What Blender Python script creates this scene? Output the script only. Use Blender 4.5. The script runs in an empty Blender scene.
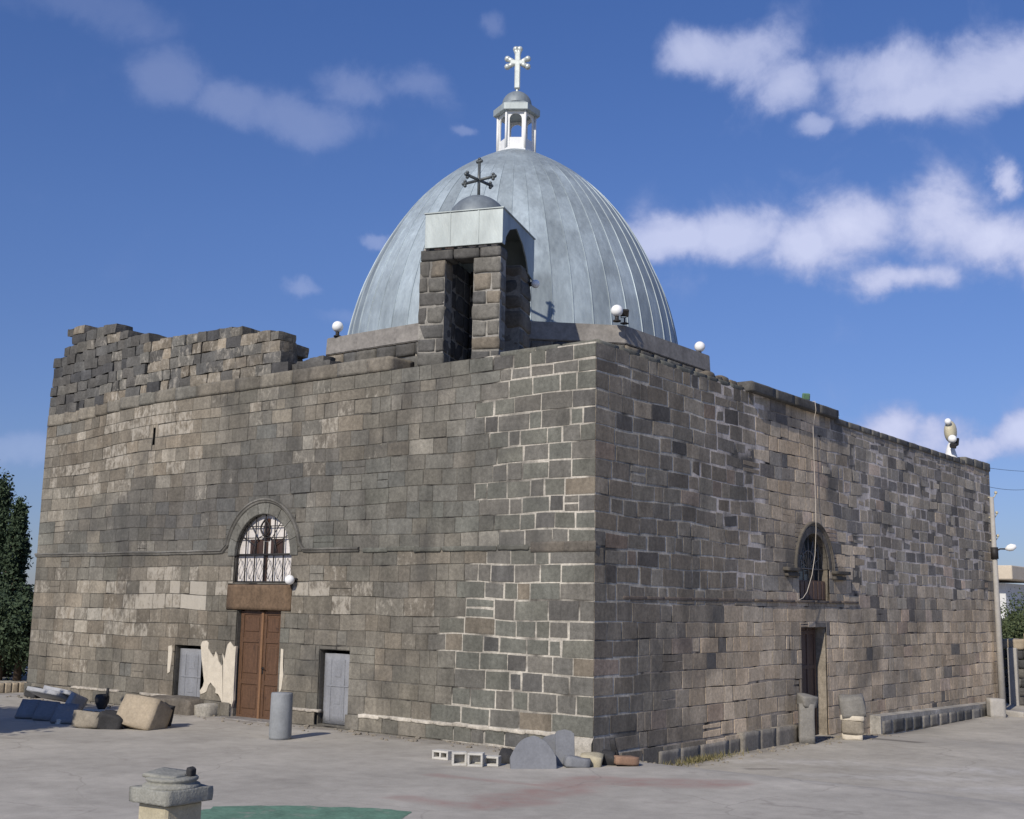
import bpy, bmesh, math, random
from mathutils import Vector, Matrix, noise as mn
PI = math.pi
R_ = math.radians
scene = bpy.context.scene
col = scene.collection

# ------------------------------------------------------------------ camera
FPX = 1203.0
CAM = Vector((12.5536, -18.7397, 2.7))
ROT = ((0.79138, -0.08332, -0.60562), (0.61105, 0.13770, 0.77953), (0.01844, -0.98696, 0.15988))
cd = bpy.data.cameras.new('camera')
cam = bpy.data.objects.new('camera', cd)
col.objects.link(cam)
cd.sensor_width = 36.0
cd.lens = 36.0 * FPX / 1024.0
cd.clip_start = 0.1
cd.clip_end = 3000.0
m = Matrix.Identity(4)
for i in range(3):
    m[i][0] = ROT[i][0]
    m[i][1] = -ROT[i][1]
    m[i][2] = -ROT[i][2]
    m[i][3] = CAM[i]
cam.matrix_world = m
scene.camera = cam

# ------------------------------------------------------------------ light
SUN_AZ = R_(99.5)          # direction the light travels
SUN_EL = R_(34.0)
SUN_STRENGTH = 2.9
SKY_STRENGTH = 0.12
EXPOSURE = 0.5
LDIR = Vector((math.cos(SUN_EL) * math.cos(SUN_AZ), math.cos(SUN_EL) * math.sin(SUN_AZ), -math.sin(SUN_EL)))
sd = bpy.data.lights.new('sun', 'SUN')
sd.energy = SUN_STRENGTH
sd.angle = R_(0.53)
sd.color = (1.0, 0.93, 0.82)
sun = bpy.data.objects.new('sun', sd)
col.objects.link(sun)
sun.rotation_euler = LDIR.to_track_quat('-Z', 'Y').to_euler()
sun.location = (0, -20, 40)


def ray(px, py):
    v = (px - 512.0, py - 409.5, FPX)
    return Vector([sum(ROT[i][k] * v[k] for k in range(3)) for i in range(3)])


def on_y(px, py, y=0.0):
    r = ray(px, py)
    return CAM + r * ((y - CAM.y) / r.y)


def on_x(px, py, x=0.0):
    r = ray(px, py)
    return CAM + r * ((x - CAM.x) / r.x)


def on_z(px, py, z=0.0):
    r = ray(px, py)
    return CAM + r * ((z - CAM.z) / r.z)


def sstep(a, b, x):
    t = min(1.0, max(0.0, (x - a) / (b - a)))
    return t * t * (3 - 2 * t)


def ground_z(x, y):
    k = sstep(-2.5, -0.2, x)
    g = -0.36 * sstep(-0.3, 2.6, y) - 0.22 * sstep(10.0, 15.0, y)
    return g * k


def on_g(px, py):
    z = 0.0
    for _ in range(12):
        p = on_z(px, py, z)
        z = ground_z(p.x, p.y)
    return on_z(px, py, z)


# world: nishita sky, with real directions of the clouds
w = bpy.data.worlds.new('World')
scene.world = w
w.use_nodes = True
nt = w.node_tree
nt.nodes.clear()
L = nt.links.new


def nd(tree, t, **kw):
    n = tree.nodes.new(t)
    for k, v in kw.items():
        setattr(n, k, v)
    return n


wo = nd(nt, 'ShaderNodeOutputWorld')
bg = nd(nt, 'ShaderNodeBackground')
bg.inputs[1].default_value = SKY_STRENGTH
sky = nd(nt, 'ShaderNodeTexSky', sky_type='NISHITA')
sky.sun_disc = False
sky.sun_elevation = SUN_EL
sky.sun_rotation = math.atan2(-LDIR.x, -LDIR.y)
sky.altitude = 900
sky.air_density = 1.0
sky.dust_density = 0.6
sky.ozone_density = 3.0
tint = nd(nt, 'ShaderNodeMix', data_type='RGBA', blend_type='MULTIPLY')
tint.inputs[0].default_value = 1.0
L(sky.outputs[0], tint.inputs[6])
tc = nd(nt, 'ShaderNodeTexCoord')
sz = nd(nt, 'ShaderNodeSeparateXYZ')
L(tc.outputs['Generated'], sz.inputs[0])
ramp = nd(nt, 'ShaderNodeValToRGB')
ramp.color_ramp.elements[0].position = 0.0
ramp.color_ramp.elements[0].color = (.26, .28, .40, 1)
ramp.color_ramp.elements[1].position = 0.62
ramp.color_ramp.elements[1].color = (.36, .50, .78, 1)
e_ = ramp.color_ramp.elements.new(.10)
e_.color = (.345, .36, .49, 1)
e_ = ramp.color_ramp.elements.new(.30)
e_.color = (.395, .455, .63, 1)
L(sz.outputs['Z'], ramp.inputs[0])
L(ramp.outputs[0], tint.inputs[7])
nz = nd(nt, 'ShaderNodeTexNoise')
nz.inputs['Scale'].default_value = 14.0
nz.inputs['Detail'].default_value = 9.0
nz.inputs['Roughness'].default_value = 0.58
nz.inputs['Distortion'].default_value = 0.35
nz2 = nd(nt, 'ShaderNodeTexNoise')
nz2.inputs['Scale'].default_value = 5.0
nz2.inputs['Detail'].default_value = 4.0
L(tc.outputs['Generated'], nz.inputs[0])
L(tc.outputs['Generated'], nz2.inputs[0])
# (px, py, half-width px, half-height px, amount)
CL = [(700, 52, 66, 36, .66), (745, 60, 70, 46, .72), (795, 88, 54, 34, .45), (880, 80, 74, 42, .55), (965, 82, 86, 50, .78), (1015, 72, 56, 44, .6),
      (905, 100, 90, 32, .5),
      (665, 243, 64, 30, .78), (730, 236, 76, 38, .85), (800, 250, 76, 40, .7), (860, 236, 90, 56, .92), (930, 228, 90, 60, 1.0), (1005, 243, 76, 48, .95),
      (905, 278, 66, 26, .55), (1065, 258, 66, 46, .85),
      (886, 428, 56, 36, 1.0), (925, 440, 62, 30, .95), (1012, 442, 40, 28, .9), (960, 452, 70, 18, .6), (1060, 448, 46, 24, .8),
      (178, 80, 50, 40, .17), (300, 122, 92, 32, .2), (240, 112, 46, 26, .1), (405, 86, 66, 28, .19), (345, 92, 56, 30, .17),
      (95, 8, 105, 32, .10), (495, 18, 26, 22, .16), (306, 287, 38, 14, .26), (370, 237, 28, 10, .28), (468, 127, 18, 9, .2), (360, 310, 60, 14, .1),
      (1005, 180, 24, 28, .12), (820, 122, 34, 14, .18), (30, 450, 110, 22, .2), (1090, 130, 60, 40, .6)]
wz = nd(nt, 'ShaderNodeTexNoise')
wz.inputs['Scale'].default_value = 9.0
wz.inputs['Detail'].default_value = 7.0
wz.inputs['Roughness'].default_value = .6
L(tc.outputs['Generated'], wz.inputs[0])
wsub = nd(nt, 'ShaderNodeVectorMath', operation='SUBTRACT')
L(wz.outputs['Color'], wsub.inputs[0])
wsub.inputs[1].default_value = (.5, .5, .5)
wsc = nd(nt, 'ShaderNodeVectorMath', operation='MULTIPLY')
L(wsub.outputs[0], wsc.inputs[0])
wsc.inputs[1].default_value = (.085, .085, .055)
wdir = nd(nt, 'ShaderNodeVectorMath', operation='ADD')
L(tc.outputs['Generated'], wdir.inputs[0])
L(wsc.outputs[0], wdir.inputs[1])
acc = None
opa = None
for (px, py, hw, hh, am) in CL:
    d = ray(px, py).normalized()
    # tangent frame on the sky sphere: az direction and elevation direction
    az = Vector((d.y, -d.x, 0)).normalized()
    el = az.cross(d)
    if el.z < 0:
        el = -el
    def dot(v):
        n = nd(nt, 'ShaderNodeVectorMath', operation='DOT_PRODUCT')
        L(wdir.outputs[0], n.inputs[0])
        n.inputs[1].default_value = v
        return n.outputs['Value']
    sx = az / (hw / FPX)
    sy = el / (hh / FPX)
    cv = nd(nt, 'ShaderNodeCombineXYZ')
    L(dot(sx), cv.inputs[0])
    L(dot(sy), cv.inputs[1])
    ln = nd(nt, 'ShaderNodeVectorMath', operation='LENGTH')
    L(cv.outputs[0], ln.inputs[0])
    fw = nd(nt, 'ShaderNodeMath', operation='GREATER_THAN')
    L(dot(d), fw.inputs[0])
    fw.inputs[1].default_value = 0.2
    outs = []
    for (r0, r1, v1) in ((1.35, 0.0, 1.0), (2.0, .9, am)):
        mr = nd(nt, 'ShaderNodeMapRange', interpolation_type='SMOOTHSTEP')
        mr.inputs['From Min'].default_value = r0
        mr.inputs['From Max'].default_value = r1
        mr.inputs['To Min'].default_value = 0.0
        mr.inputs['To Max'].default_value = v1
        L(ln.outputs['Value'], mr.inputs['Value'])
        ml = nd(nt, 'ShaderNodeMath', operation='MULTIPLY')
        L(mr.outputs[0], ml.inputs[0])
        L(fw.outputs[0], ml.inputs[1])
        outs.append(ml.outputs[0])
    if acc is None:
        acc, opa = outs
    else:
        mx = nd(nt, 'ShaderNodeMath', operation='SMOOTH_MAX')
        mx.inputs[2].default_value = 0.2
        L(acc, mx.inputs[0])
        L(outs[0], mx.inputs[1])
        acc = mx.outputs[0]
        mx = nd(nt, 'ShaderNodeMath', operation='SMOOTH_MAX')
        mx.inputs[2].default_value = 0.1
        L(opa, mx.inputs[0])
        L(outs[1], mx.inputs[1])
        opa = mx.outputs[0]
# the cloud's edge follows the noise; thin clouds stay thin
ad = nd(nt, 'ShaderNodeMath', operation='MULTIPLY_ADD')
L(nz.outputs[0], ad.inputs[0])
ad.inputs[1].default_value = 1.55
L(acc, ad.inputs[2])
mr = nd(nt, 'ShaderNodeMapRange', interpolation_type='SMOOTHSTEP')
mr.inputs['From Min'].default_value = 1.02
mr.inputs['From Max'].default_value = 1.66
L(ad.outputs[0], mr.inputs['Value'])
gate = nd(nt, 'ShaderNodeMapRange')
gate.inputs['From Min'].default_value = 0.0
gate.inputs['From Max'].default_value = 0.12
L(acc, gate.inputs['Value'])
gm0 = nd(nt, 'ShaderNodeMath', operation='MULTIPLY')
L(mr.outputs[0], gm0.inputs[0])
L(gate.outputs[0], gm0.inputs[1])
gm = nd(nt, 'ShaderNodeMath', operation='MULTIPLY')
L(gm0.outputs[0], gm.inputs[0])
L(opa, gm.inputs[1])
cc = nd(nt, 'ShaderNodeMix', data_type='RGBA')
CLOUD_A = (2.15, 2.5, 4.1, 1)
CLOUD_B = (3.7, 3.95, 5.3, 1)
cc.inputs[6].default_value = CLOUD_A
cc.inputs[7].default_value = CLOUD_B
cs = nd(nt, 'ShaderNodeMapRange')
cs.inputs['From Min'].default_value = 1.2
cs.inputs['From Max'].default_value = 1.85
L(ad.outputs[0], cs.inputs['Value'])
L(cs.outputs[0], cc.inputs[0])
cm = nd(nt, 'ShaderNodeMix', data_type='RGBA')
L(gm.outputs[0], cm.inputs[0])
L(tint.outputs[2], cm.inputs[6])
L(cc.outputs[2], cm.inputs[7])
L(cm.outputs[2], bg.inputs[0])
L(bg.outputs[0], wo.inputs[0])

vs = scene.view_settings
vs.view_transform = 'Standard'
vs.look = 'None'
vs.exposure = EXPOSURE
vs.gamma = 1.0
vs.use_curve_mapping = False
scene.render.engine = 'CYCLES'

# ------------------------------------------------------------------ materials
MATS = {}


def base_mat(name):
    mt = bpy.data.materials.new(name)
    mt.use_nodes = True
    t = mt.node_tree
    b = t.nodes['Principled BSDF']
    MATS[name] = mt
    return mt, t, b


def tex(t, scale, detail=6, rough=.6, dist=0.0, coord='Object', vec_scale=None):
    c = nd(t, 'ShaderNodeTexCoord')
    n = nd(t, 'ShaderNodeTexNoise')
    n.inputs['Scale'].default_value = scale
    n.inputs['Detail'].default_value = detail
    n.inputs['Roughness'].default_value = rough
    n.inputs['Distortion'].default_value = dist
    if vec_scale:
        mp = nd(t, 'ShaderNodeMapping')
        mp.inputs['Scale'].default_value = vec_scale
        t.links.new(c.outputs[coord], mp.inputs[0])
        t.links.new(mp.outputs[0], n.inputs[0])
    else:
        t.links.new(c.outputs[coord], n.inputs[0])
    return n.outputs[0]


def rng(t, s, a, b, c, d, smooth=False):
    r = nd(t, 'ShaderNodeMapRange')
    if smooth:
        r.interpolation_type = 'SMOOTHSTEP'
    r.inputs['From Min'].default_value = a
    r.inputs['From Max'].default_value = b
    r.inputs['To Min'].default_value = c
    r.inputs['To Max'].default_value = d
    t.links.new(s, r.inputs['Value'])
    return r.outputs[0]


def mixc(t, fac, a, b, mode='MIX'):
    x = nd(t, 'ShaderNodeMix', data_type='RGBA', blend_type=mode)
    for s, v in ((0, fac), (6, a), (7, b)):
        if hasattr(v, 'links') or hasattr(v, 'is_linked'):
            t.links.new(v, x.inputs[s])
        else:
            x.inputs[s].default_value = v
    return x.outputs[2]


def mathn(t, op, a, b):
    x = nd(t, 'ShaderNodeMath', operation=op)
    for s, v in ((0, a), (1, b)):
        if hasattr(v, 'is_linked'):
            t.links.new(v, x.inputs[s])
        else:
            x.inputs[s].default_value = v
    return x.outputs[0]


def bump(t, b, h, strength, dist):
    n = nd(t, 'ShaderNodeBump')
    n.inputs['Strength'].default_value = strength
    n.inputs['Distance'].default_value = dist
    t.links.new(h, n.inputs['Height'])
    t.links.new(n.outputs[0], b.inputs['Normal'])


def mat_attr_stone(name, rough=.9):
    """stone or lime whose colour is its own per-block colour, with mottling and lime bloom"""
    mt, t, b = base_mat(name)
    a = nd(t, 'ShaderNodeAttribute', attribute_name='tone')
    lm = nd(t, 'ShaderNodeAttribute', attribute_name='lime')
    n1 = tex(t, 2.2, 5, .62)
    n2 = tex(t, 13, 6, .66)
    n3 = tex(t, 60, 3, .6)
    f = mathn(t, 'MULTIPLY', rng(t, n1, .3, .7, .80, 1.18), rng(t, n2, .28, .72, .72, 1.30))
    f = mathn(t, 'MULTIPLY', f, rng(t, n3, .3, .7, .85, 1.15))
    n4 = tex(t, .45, 5, .6, .4)
    n5 = tex(t, 1.6, 6, .65, .2, vec_scale=(1, 1, .25))
    f = mathn(t, 'MULTIPLY', f, mathn(t, 'MULTIPLY', rng(t, n4, .3, .7, .80, 1.2), rng(t, n5, .3, .7, .74, 1.24)))
    c = mixc(t, 1.0, a.outputs['Color'], f, 'MULTIPLY')
    # lichen and lime bloom
    s = tex(t, 6.5, 8, .72, .4, vec_scale=(1, 1, .62))
    k = mathn(t, 'ADD', s, lm.outputs['Fac'])
    k = rng(t, k, .72, .94, 0, .66, True)
    c = mixc(t, k, c, (.46, .42, .35, 1))
    # charcoal weathering
    q = rng(t, tex(t, .38, 7, .68, .5), .50, .70, 0, .5, True)
    c = mixc(t, q, c, (.062, .060, .057, 1))
    # dark pits
    p = rng(t, tex(t, 24, 4, .7), .62, .74, 0, .55, True)
    c = mixc(t, p, c, (.035, .034, .033, 1))
    t.links.new(c, b.inputs['Base Color'])
    b.inputs['Roughness'].default_value = rough
    b.inputs['Specular IOR Level'].default_value = .25
    h = mathn(t, 'ADD', mathn(t, 'MULTIPLY', n2, 1.0), mathn(t, 'MULTIPLY', n3, .5))
    bump(t, b, h, .45, .012)
    return mt


def mat_simple(name, rgb, rough=.8, metal=0.0, var=.18, scale=6.0, bmp=.2, spec=.4, rust=None, rust_amt=.6, stretch=None):
    mt, t, b = base_mat(name)
    n1 = tex(t, scale, 6, .62, vec_scale=stretch)
    n2 = tex(t, scale * 6, 4, .6)
    f = mathn(t, 'MULTIPLY', rng(t, n1, .28, .72, 1 - var, 1 + var), rng(t, n2, .3, .7, 1 - var * .6, 1 + var * .6))
    c = mixc(t, 1.0, (*rgb, 1), f, 'MULTIPLY')
    if rust:
        r = rng(t, tex(t, scale * .8, 8, .7, .4), 1 - rust_amt, 1 - rust_amt + .14, 0, .85, True)
        c = mixc(t, r, c, (*rust, 1))
    t.links.new(c, b.inputs['Base Color'])
    b.inputs['Roughness'].default_value = rough
    b.inputs['Metallic'].default_value = metal
    b.inputs['Specular IOR Level'].default_value = spec
    if bmp:
        bump(t, b, n2, bmp, .02)
    return mt


STONE = mat_attr_stone('weathered_basalt')
LIME = mat_attr_stone('lime_mortar')
CEMENT = mat_simple('cement_render', (.235, .218, .196), .9, var=.3, scale=1.6, rust=(.13, .12, .11), rust_amt=.42)
CEMENT_DARK = mat_simple('old_concrete', (.2, .19, .175), .92, var=.25, scale=1.5)
ROOFM = mat_simple('flat_roof_screed', (.26, .25, .23), .95, var=.2, scale=.8)
BLACKM = mat_simple('void_shade_black', (.012, .011, .01), .95, var=.1, bmp=0)  # black colour stands for the shade inside openings
WOOD = mat_simple('brown_painted_wood', (.104, .056, .031), .55, var=.32, scale=5, stretch=(9, 9, .8), rust=(.04, .022, .014), rust_amt=.42)
WOOD_STRIP = mat_simple('worn_light_wood', (.20, .108, .055), .6, var=.2, scale=5, stretch=(6, 6, .8))
WOOD_RED = mat_simple('red_brown_wood', (.22, .085, .06), .6, var=.3, scale=5, stretch=(9, 9, .8))
WOOD_DARK = mat_simple('dark_brown_wood', (.10, .062, .045), .6, var=.35, scale=5, stretch=(9, 9, .8))
DOORSTONE = mat_simple('blue_grey_basalt_slab', (.225, .23, .243), .8, var=.16, scale=3, bmp=.4, stretch=(2, 2, .6))
SLAB = mat_simple('blue_grey_slate', (.185, .19, .2), .78, var=.14, scale=4, bmp=.3)
BOLLM = mat_simple('grey_basalt_shaft', (.235, .245, .25), .75, var=.12, scale=4, bmp=.3)
IRON = mat_simple('dark_wrought_iron', (.03, .027, .026), .6, metal=.3, var=.3, bmp=.1)
GREYIRON = mat_simple('dusty_grey_iron', (.16, .15, .14), .7, var=.3, bmp=.1)
STUBM = mat_simple('grey_brown_stub_stone', (.20, .19, .172), .88, var=.2, scale=4, bmp=.4)
WHITEP = mat_simple('white_paint', (.74, .74, .72), .5, var=.07, scale=4, bmp=.05)
WHITEPANEL = mat_simple('white_window_panel', (.62, .58, .54), .45, var=.15, scale=3, bmp=.05, rust=(.25, .12, .07), rust_amt=.36)
REDGLASS = mat_simple('dark_red_glass', (.055, .032, .024), .25, var=.2, bmp=0)
GLOBE = mat_simple('white_opal_glass', (.86, .86, .84), .25, var=.02, bmp=0)
PLASTER = mat_simple('cream_plaster', (.56, .50, .40), .9, var=.12, scale=5, bmp=.3)
TANSTONE = mat_simple('tan_limestone', (.34, .28, .2), .9, var=.2, scale=4, bmp=.5)
PALESTONE = mat_simple('pale_block', (.5, .48, .43), .9, var=.14, scale=6, bmp=.4)
BROWNSTONE = mat_simple('brown_stone', (.24, .21, .165), .92, var=.25, scale=5, bmp=.5)
ORANGE = mat_simple('fired_clay', (.26, .16, .105), .9, var=.2, scale=6, bmp=.4)
DARKSTONE = mat_simple('black_basalt', (.035, .034, .034), .9, var=.3, scale=5, bmp=.5)
GREENM = mat_simple('green_painted_metal', (.12, .22, .13), .6, var=.2)
CREAM = mat_simple('cream_metal', (.52, .47, .33), .5, var=.15)
CABLE = mat_simple('pale_cable', (.5, .45, .38), .6, var=.1, bmp=0)
WIREM = mat_simple('black_cable', (.03, .03, .035), .6, var=.1, bmp=0)
CONCPOST = mat_simple('pale_concrete', (.36, .34, .31), .88, var=.12, scale=3)
HOUSEW = mat_simple('white_house_render', (.6, .6, .58), .85, var=.08, scale=1.5)
HOUSEC = mat_simple('cream_balcony', (.55, .47, .36), .85, var=.08, scale=1.5)
GLASSM = mat_simple('dark_window_glass', (.03, .04, .05), .1, var=.1, bmp=0)
BARK = mat_simple('tree_bark', (.07, .05, .035), .95, var=.3, scale=8, bmp=.6)
PEDM = mat_simple('yellowed_limestone', (.39, .345, .24), .9, var=.16, scale=6, bmp=.4)
PEDGREY = mat_simple('grey_limestone_base', (.25, .245, .21), .9, var=.25, scale=7, bmp=.6)
GREENPAINT = None


def mat_foliage(name, c1, c2):
    mt, t, b = base_mat(name)
    a = nd(t, 'ShaderNodeAttribute', attribute_name='tone')
    f = rng(t, a.outputs['Fac'], 0, 1, 0, 1)
    c = mixc(t, f, (*c1, 1), (*c2, 1))
    t.links.new(c, b.inputs['Base Color'])
    b.inputs['Roughness'].default_value = .7
    b.inputs['Specular IOR Level'].default_value = .2
    return mt


CONIFER = mat_foliage('conifer_needles', (.028, .046, .026), (.075, .105, .055))
BROAD = mat_foliage('olive_leaves', (.04, .06, .025), (.11, .13, .06))
GRASSM = mat_foliage('dry_grass', (.10, .10, .04), (.24, .2, .1))


def mat_galv(name, base, rough, metal):
    mt, t, b = base_mat(name)
    a = nd(t, 'ShaderNodeAttribute', attribute_name='tone')
    n1 = tex(t, 1.1, 6, .65, .3, vec_scale=(1, 1, .35))
    n2 = tex(t, 9, 6, .7, vec_scale=(1, 1, .3))
    f = mathn(t, 'MULTIPLY', rng(t, n1, .3, .7, .70, 1.2), rng(t, n2, .3, .7, .86, 1.12))
    c = mixc(t, 1.0, (*base, 1), f, 'MULTIPLY')
    c = mixc(t, 1.0, c, a.outputs['Color'], 'MULTIPLY')
    t.links.new(c, b.inputs['Base Color'])
    b.inputs['Metallic'].default_value = metal
    t.links.new(rng(t, n2, .3, .7, rough - .08, rough + .12), b.inputs['Roughness'])
    bump(t, b, n1, .15, .1)
    return mt


GALV = mat_galv('galvanised_dome_sheet', (.36, .415, .43), .55, .18)
ZINC = mat_galv('bright_zinc_sheet', (.36, .40, .39), .5, .25)


# ------------------------------------------------------------------ object helpers
def link(name, me, parent=None):
    o = bpy.data.objects.new(name, me)
    col.objects.link(o)
    if parent is not None:
        o.parent = parent
        # meshes are built in world space: undo the place of the thing they belong to
        if parent.parent is None:
            o.location = -Vector(parent.location)
    return o


def obj(name, bm, mats, parent=None, smooth=False):
    me = bpy.data.meshes.new(name)
    bm.normal_update()
    bm.to_mesh(me)
    bm.free()
    if not isinstance(mats, (list, tuple)):
        mats = [mats]
    for x in mats:
        me.materials.append(x)
    if smooth:
        for p in me.polygons:
            p.use_smooth = True
    return link(name, me, parent)


def empty(name, loc, label, cat, group=None):
    o = bpy.data.objects.new(name, None)
    col.objects.link(o)
    o.location = loc
    tag(o, label, cat, group)
    return o


def tag(o, label=None, cat=None, group=None, kind=None):
    if label:
        o['label'] = label
    if cat:
        o['category'] = cat
    if group:
        o['group'] = group
    if kind:
        o['kind'] = kind
    return o


def box(bm, c, s, rot=None, bev=0.0, mi=0):
    r = bmesh.ops.create_cube(bm, size=1.0)
    v = r['verts']
    for k in v:
        k.co = Vector((k.co.x * s[0], k.co.y * s[1], k.co.z * s[2]))
    fs = {f for k in v for f in k.link_faces}
    if bev:
        es = list({e for k in v for e in k.link_edges})
        rr = bmesh.ops.bevel(bm, geom=es, offset=bev, segments=1, affect='EDGES')
        v = list({x for f in rr['faces'] for x in f.verts} | {k for k in v if k.is_valid})
        # collect everything connected
        v = list(connected(v))
        fs = {f for k in v for f in k.link_faces}
    for f in fs:
        f.material_index = mi
    mtx = Matrix.Translation(Vector(c))
    if rot is not None:
        mtx = mtx @ (rot.to_4x4() if not isinstance(rot, (tuple, list)) else
                     (Matrix.Rotation(rot[2], 4, 'Z') @ Matrix.Rotation(rot[1], 4, 'Y') @ Matrix.Rotation(rot[0], 4, 'X')))
    for k in v:
        k.co = mtx @ k.co
    return v


def connected(vs_):
    seen = set(vs_)
    st = list(vs_)
    while st:
        a = st.pop()
        for e in a.link_edges:
            b = e.other_vert(a)
            if b not in seen:
                seen.add(b)
                st.append(b)
    return seen


def tube(bm, pts, r, n=8, mi=0, cap=True):
    rings = []
    pts = [Vector(p) for p in pts]
    rr = r if isinstance(r, (list, tuple)) else [r] * len(pts)
    up = None
    for i, p in enumerate(pts):
        d = (pts[min(i + 1, len(pts) - 1)] - pts[max(i - 1, 0)]).normalized()
        if up is None:
            up = Vector((0, 0, 1)) if abs(d.z) < .9 else Vector((1, 0, 0))
        a = d.cross(up).normalized()
        b = a.cross(d).normalized()
        up = b
        rings.append([bm.verts.new(p + (a * math.cos(2 * PI * k / n) + b * math.sin(2 * PI * k / n)) * rr[i]) for k in range(n)])
    for i in range(len(rings) - 1):
        for k in range(n):
            f = bm.faces.new((rings[i][k], rings[i][(k + 1) % n], rings[i + 1][(k + 1) % n], rings[i + 1][k]))
            f.material_index = mi
            f.smooth = True
    if cap:
        f = bm.faces.new(list(reversed(rings[0])))
        f.material_index = mi
        f = bm.faces.new(rings[-1])
        f.material_index = mi


def lathe(bm, c, prof, n=24, mi=0, phase=0.0, smooth=True, a0=0.0):
    """prof: list of (radius, z) from the bottom up"""
    c = Vector(c)
    rings = []
    for (r, z) in prof:
        if r < 1e-5:
            rings.append([bm.verts.new(c + Vector((0, 0, z)))])
        else:
            rings.append([bm.verts.new(c + Vector((r * math.cos(phase + 2 * PI * k / n), r * math.sin(phase + 2 * PI * k / n), z))) for k in range(n)])
    for i in range(len(rings) - 1):
        A, B = rings[i], rings[i + 1]
        for k in range(n):
            k2 = (k + 1) % n
            vsx = []
            vsx.append(A[k % len(A)])
            if len(A) > 1:
                vsx.append(A[k2])
            if len(B) > 1:
                vsx.append(B[k2])
            vsx.append(B[k % len(B)])
            if len(vsx) >= 3:
                f = bm.faces.new(vsx)
                f.material_index = mi
                f.smooth = smooth
    if len(rings[0]) > 1:
        bm.faces.new(list(reversed(rings[0]))).material_index = mi
    if len(rings[-1]) > 1:
        bm.faces.new(rings[-1]).material_index = mi


def prism(bm, pts, d, mi=0):
    """closed solid: outline pts (3D, coplanar) swept by vector d"""
    d = Vector(d)
    a = [bm.verts.new(Vector(p)) for p in pts]
    b = [bm.verts.new(Vector(p) + d) for p in pts]
    n = len(pts)
    f1 = bm.faces.new(a)
    f2 = bm.faces.new(list(reversed(b)))
    fs = [f1, f2]
    for i in range(n):
        fs.append(bm.faces.new((a[(i + 1) % n], a[i], b[i], b[(i + 1) % n])))
    for f in fs:
        f.material_index = mi
    bmesh.ops.recalc_face_normals(bm, faces=fs)
    return a + b


def tone_layers(bm):
    return (bm.verts.layers.float_color.get('tone') or bm.verts.layers.float_color.new('tone'),
            bm.verts.layers.float.get('lime') or bm.verts.layers.float.new('lime'))


def rock(bm, c, s, rot=(0, 0, 0), rough=.06, seed=0, tone=None, lime=0.0, nseg=4, pw=.28, mi=0, flat=False):
    """a rounded, weathered block: a gridded box pushed about by noise"""
    rr = random.Random(seed)
    off = Vector((rr.uniform(-50, 50), rr.uniform(-50, 50), rr.uniform(-50, 50)))
    M = (Matrix.Translation(Vector(c)) @ Matrix.Rotation(rot[2], 4, 'Z') @ Matrix.Rotation(rot[1], 4, 'Y') @ Matrix.Rotation(rot[0], 4, 'X'))
    vd = {}
    lt = tone_layers(bm) if tone is not None else None
    mn_s = min(s)

    def gv(i, j, k):
        key = (i, j, k)
        if key in vd:
            return vd[key]
        p = Vector((i / nseg * 2 - 1, j / nseg * 2 - 1, k / nseg * 2 - 1))
        # round the corners
        q = Vector((p.x, p.y, p.z))
        m_ = max(abs(q.x), abs(q.y), abs(q.z))
        l_ = q.length
        q = q * (1 - pw + pw * m_ * 1.25 / l_)
        q = Vector((q.x * s[0] / 2, q.y * s[1] / 2, q.z * s[2] / 2))
        n_ = mn.noise_vector(q * (1.6 / max(.12, mn_s)) * .6 + off)
        q += n_ * rough * mn_s * 1.4
        v = bm.verts.new(M @ q)
        if lt:
            v[lt[0]] = (*tone, 1)
            v[lt[1]] = lime
        vd[key] = v
        return v
    for ax in range(3):
        for side in (0, nseg):
            for a in range(nseg):
                for b in range(nseg):
                    idx = []
                    for (da, db) in ((0, 0), (1, 0), (1, 1), (0, 1)):
                        t = [0, 0, 0]
                        t[ax] = side
                        t[(ax + 1) % 3] = a + da
                        t[(ax + 2) % 3] = b + db
                        idx.append(gv(*t))
                    if side == 0:
                        idx.reverse()
                    f = bm.faces.new(idx)
                    f.material_index = mi
                    f.smooth = not flat


def icosphere(bm, c, r, mi=0, sub=3, sc=(1, 1, 1)):
    v = bmesh.ops.create_icosphere(bm, subdivisions=sub, radius=r)['verts']
    for k in v:
        k.co = Vector((k.co.x * sc[0], k.co.y * sc[1], k.co.z * sc[2])) + Vector(c)
    for f in {f for k in v for f in k.link_faces}:
        f.material_index = mi
        f.smooth = True


# ------------------------------------------------------------------ ground
LX, LY = 18.8, 24.9          # the church: x from -LX to 0, y from 0 to LY


def ellm(x, y, cx, cy, rx, ry, rot):
    c, s = math.cos(rot), math.sin(rot)
    dx, dy = x - cx, y - cy
    u, v = (dx * c + dy * s) / rx, (-dx * s + dy * c) / ry
    return math.sqrt(u * u + v * v)


def fnoise(x, y, sc, z=0.0):
    return mn.fractal(Vector((x * sc, y * sc, z)), 1.0, 2.0, 4)


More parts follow.
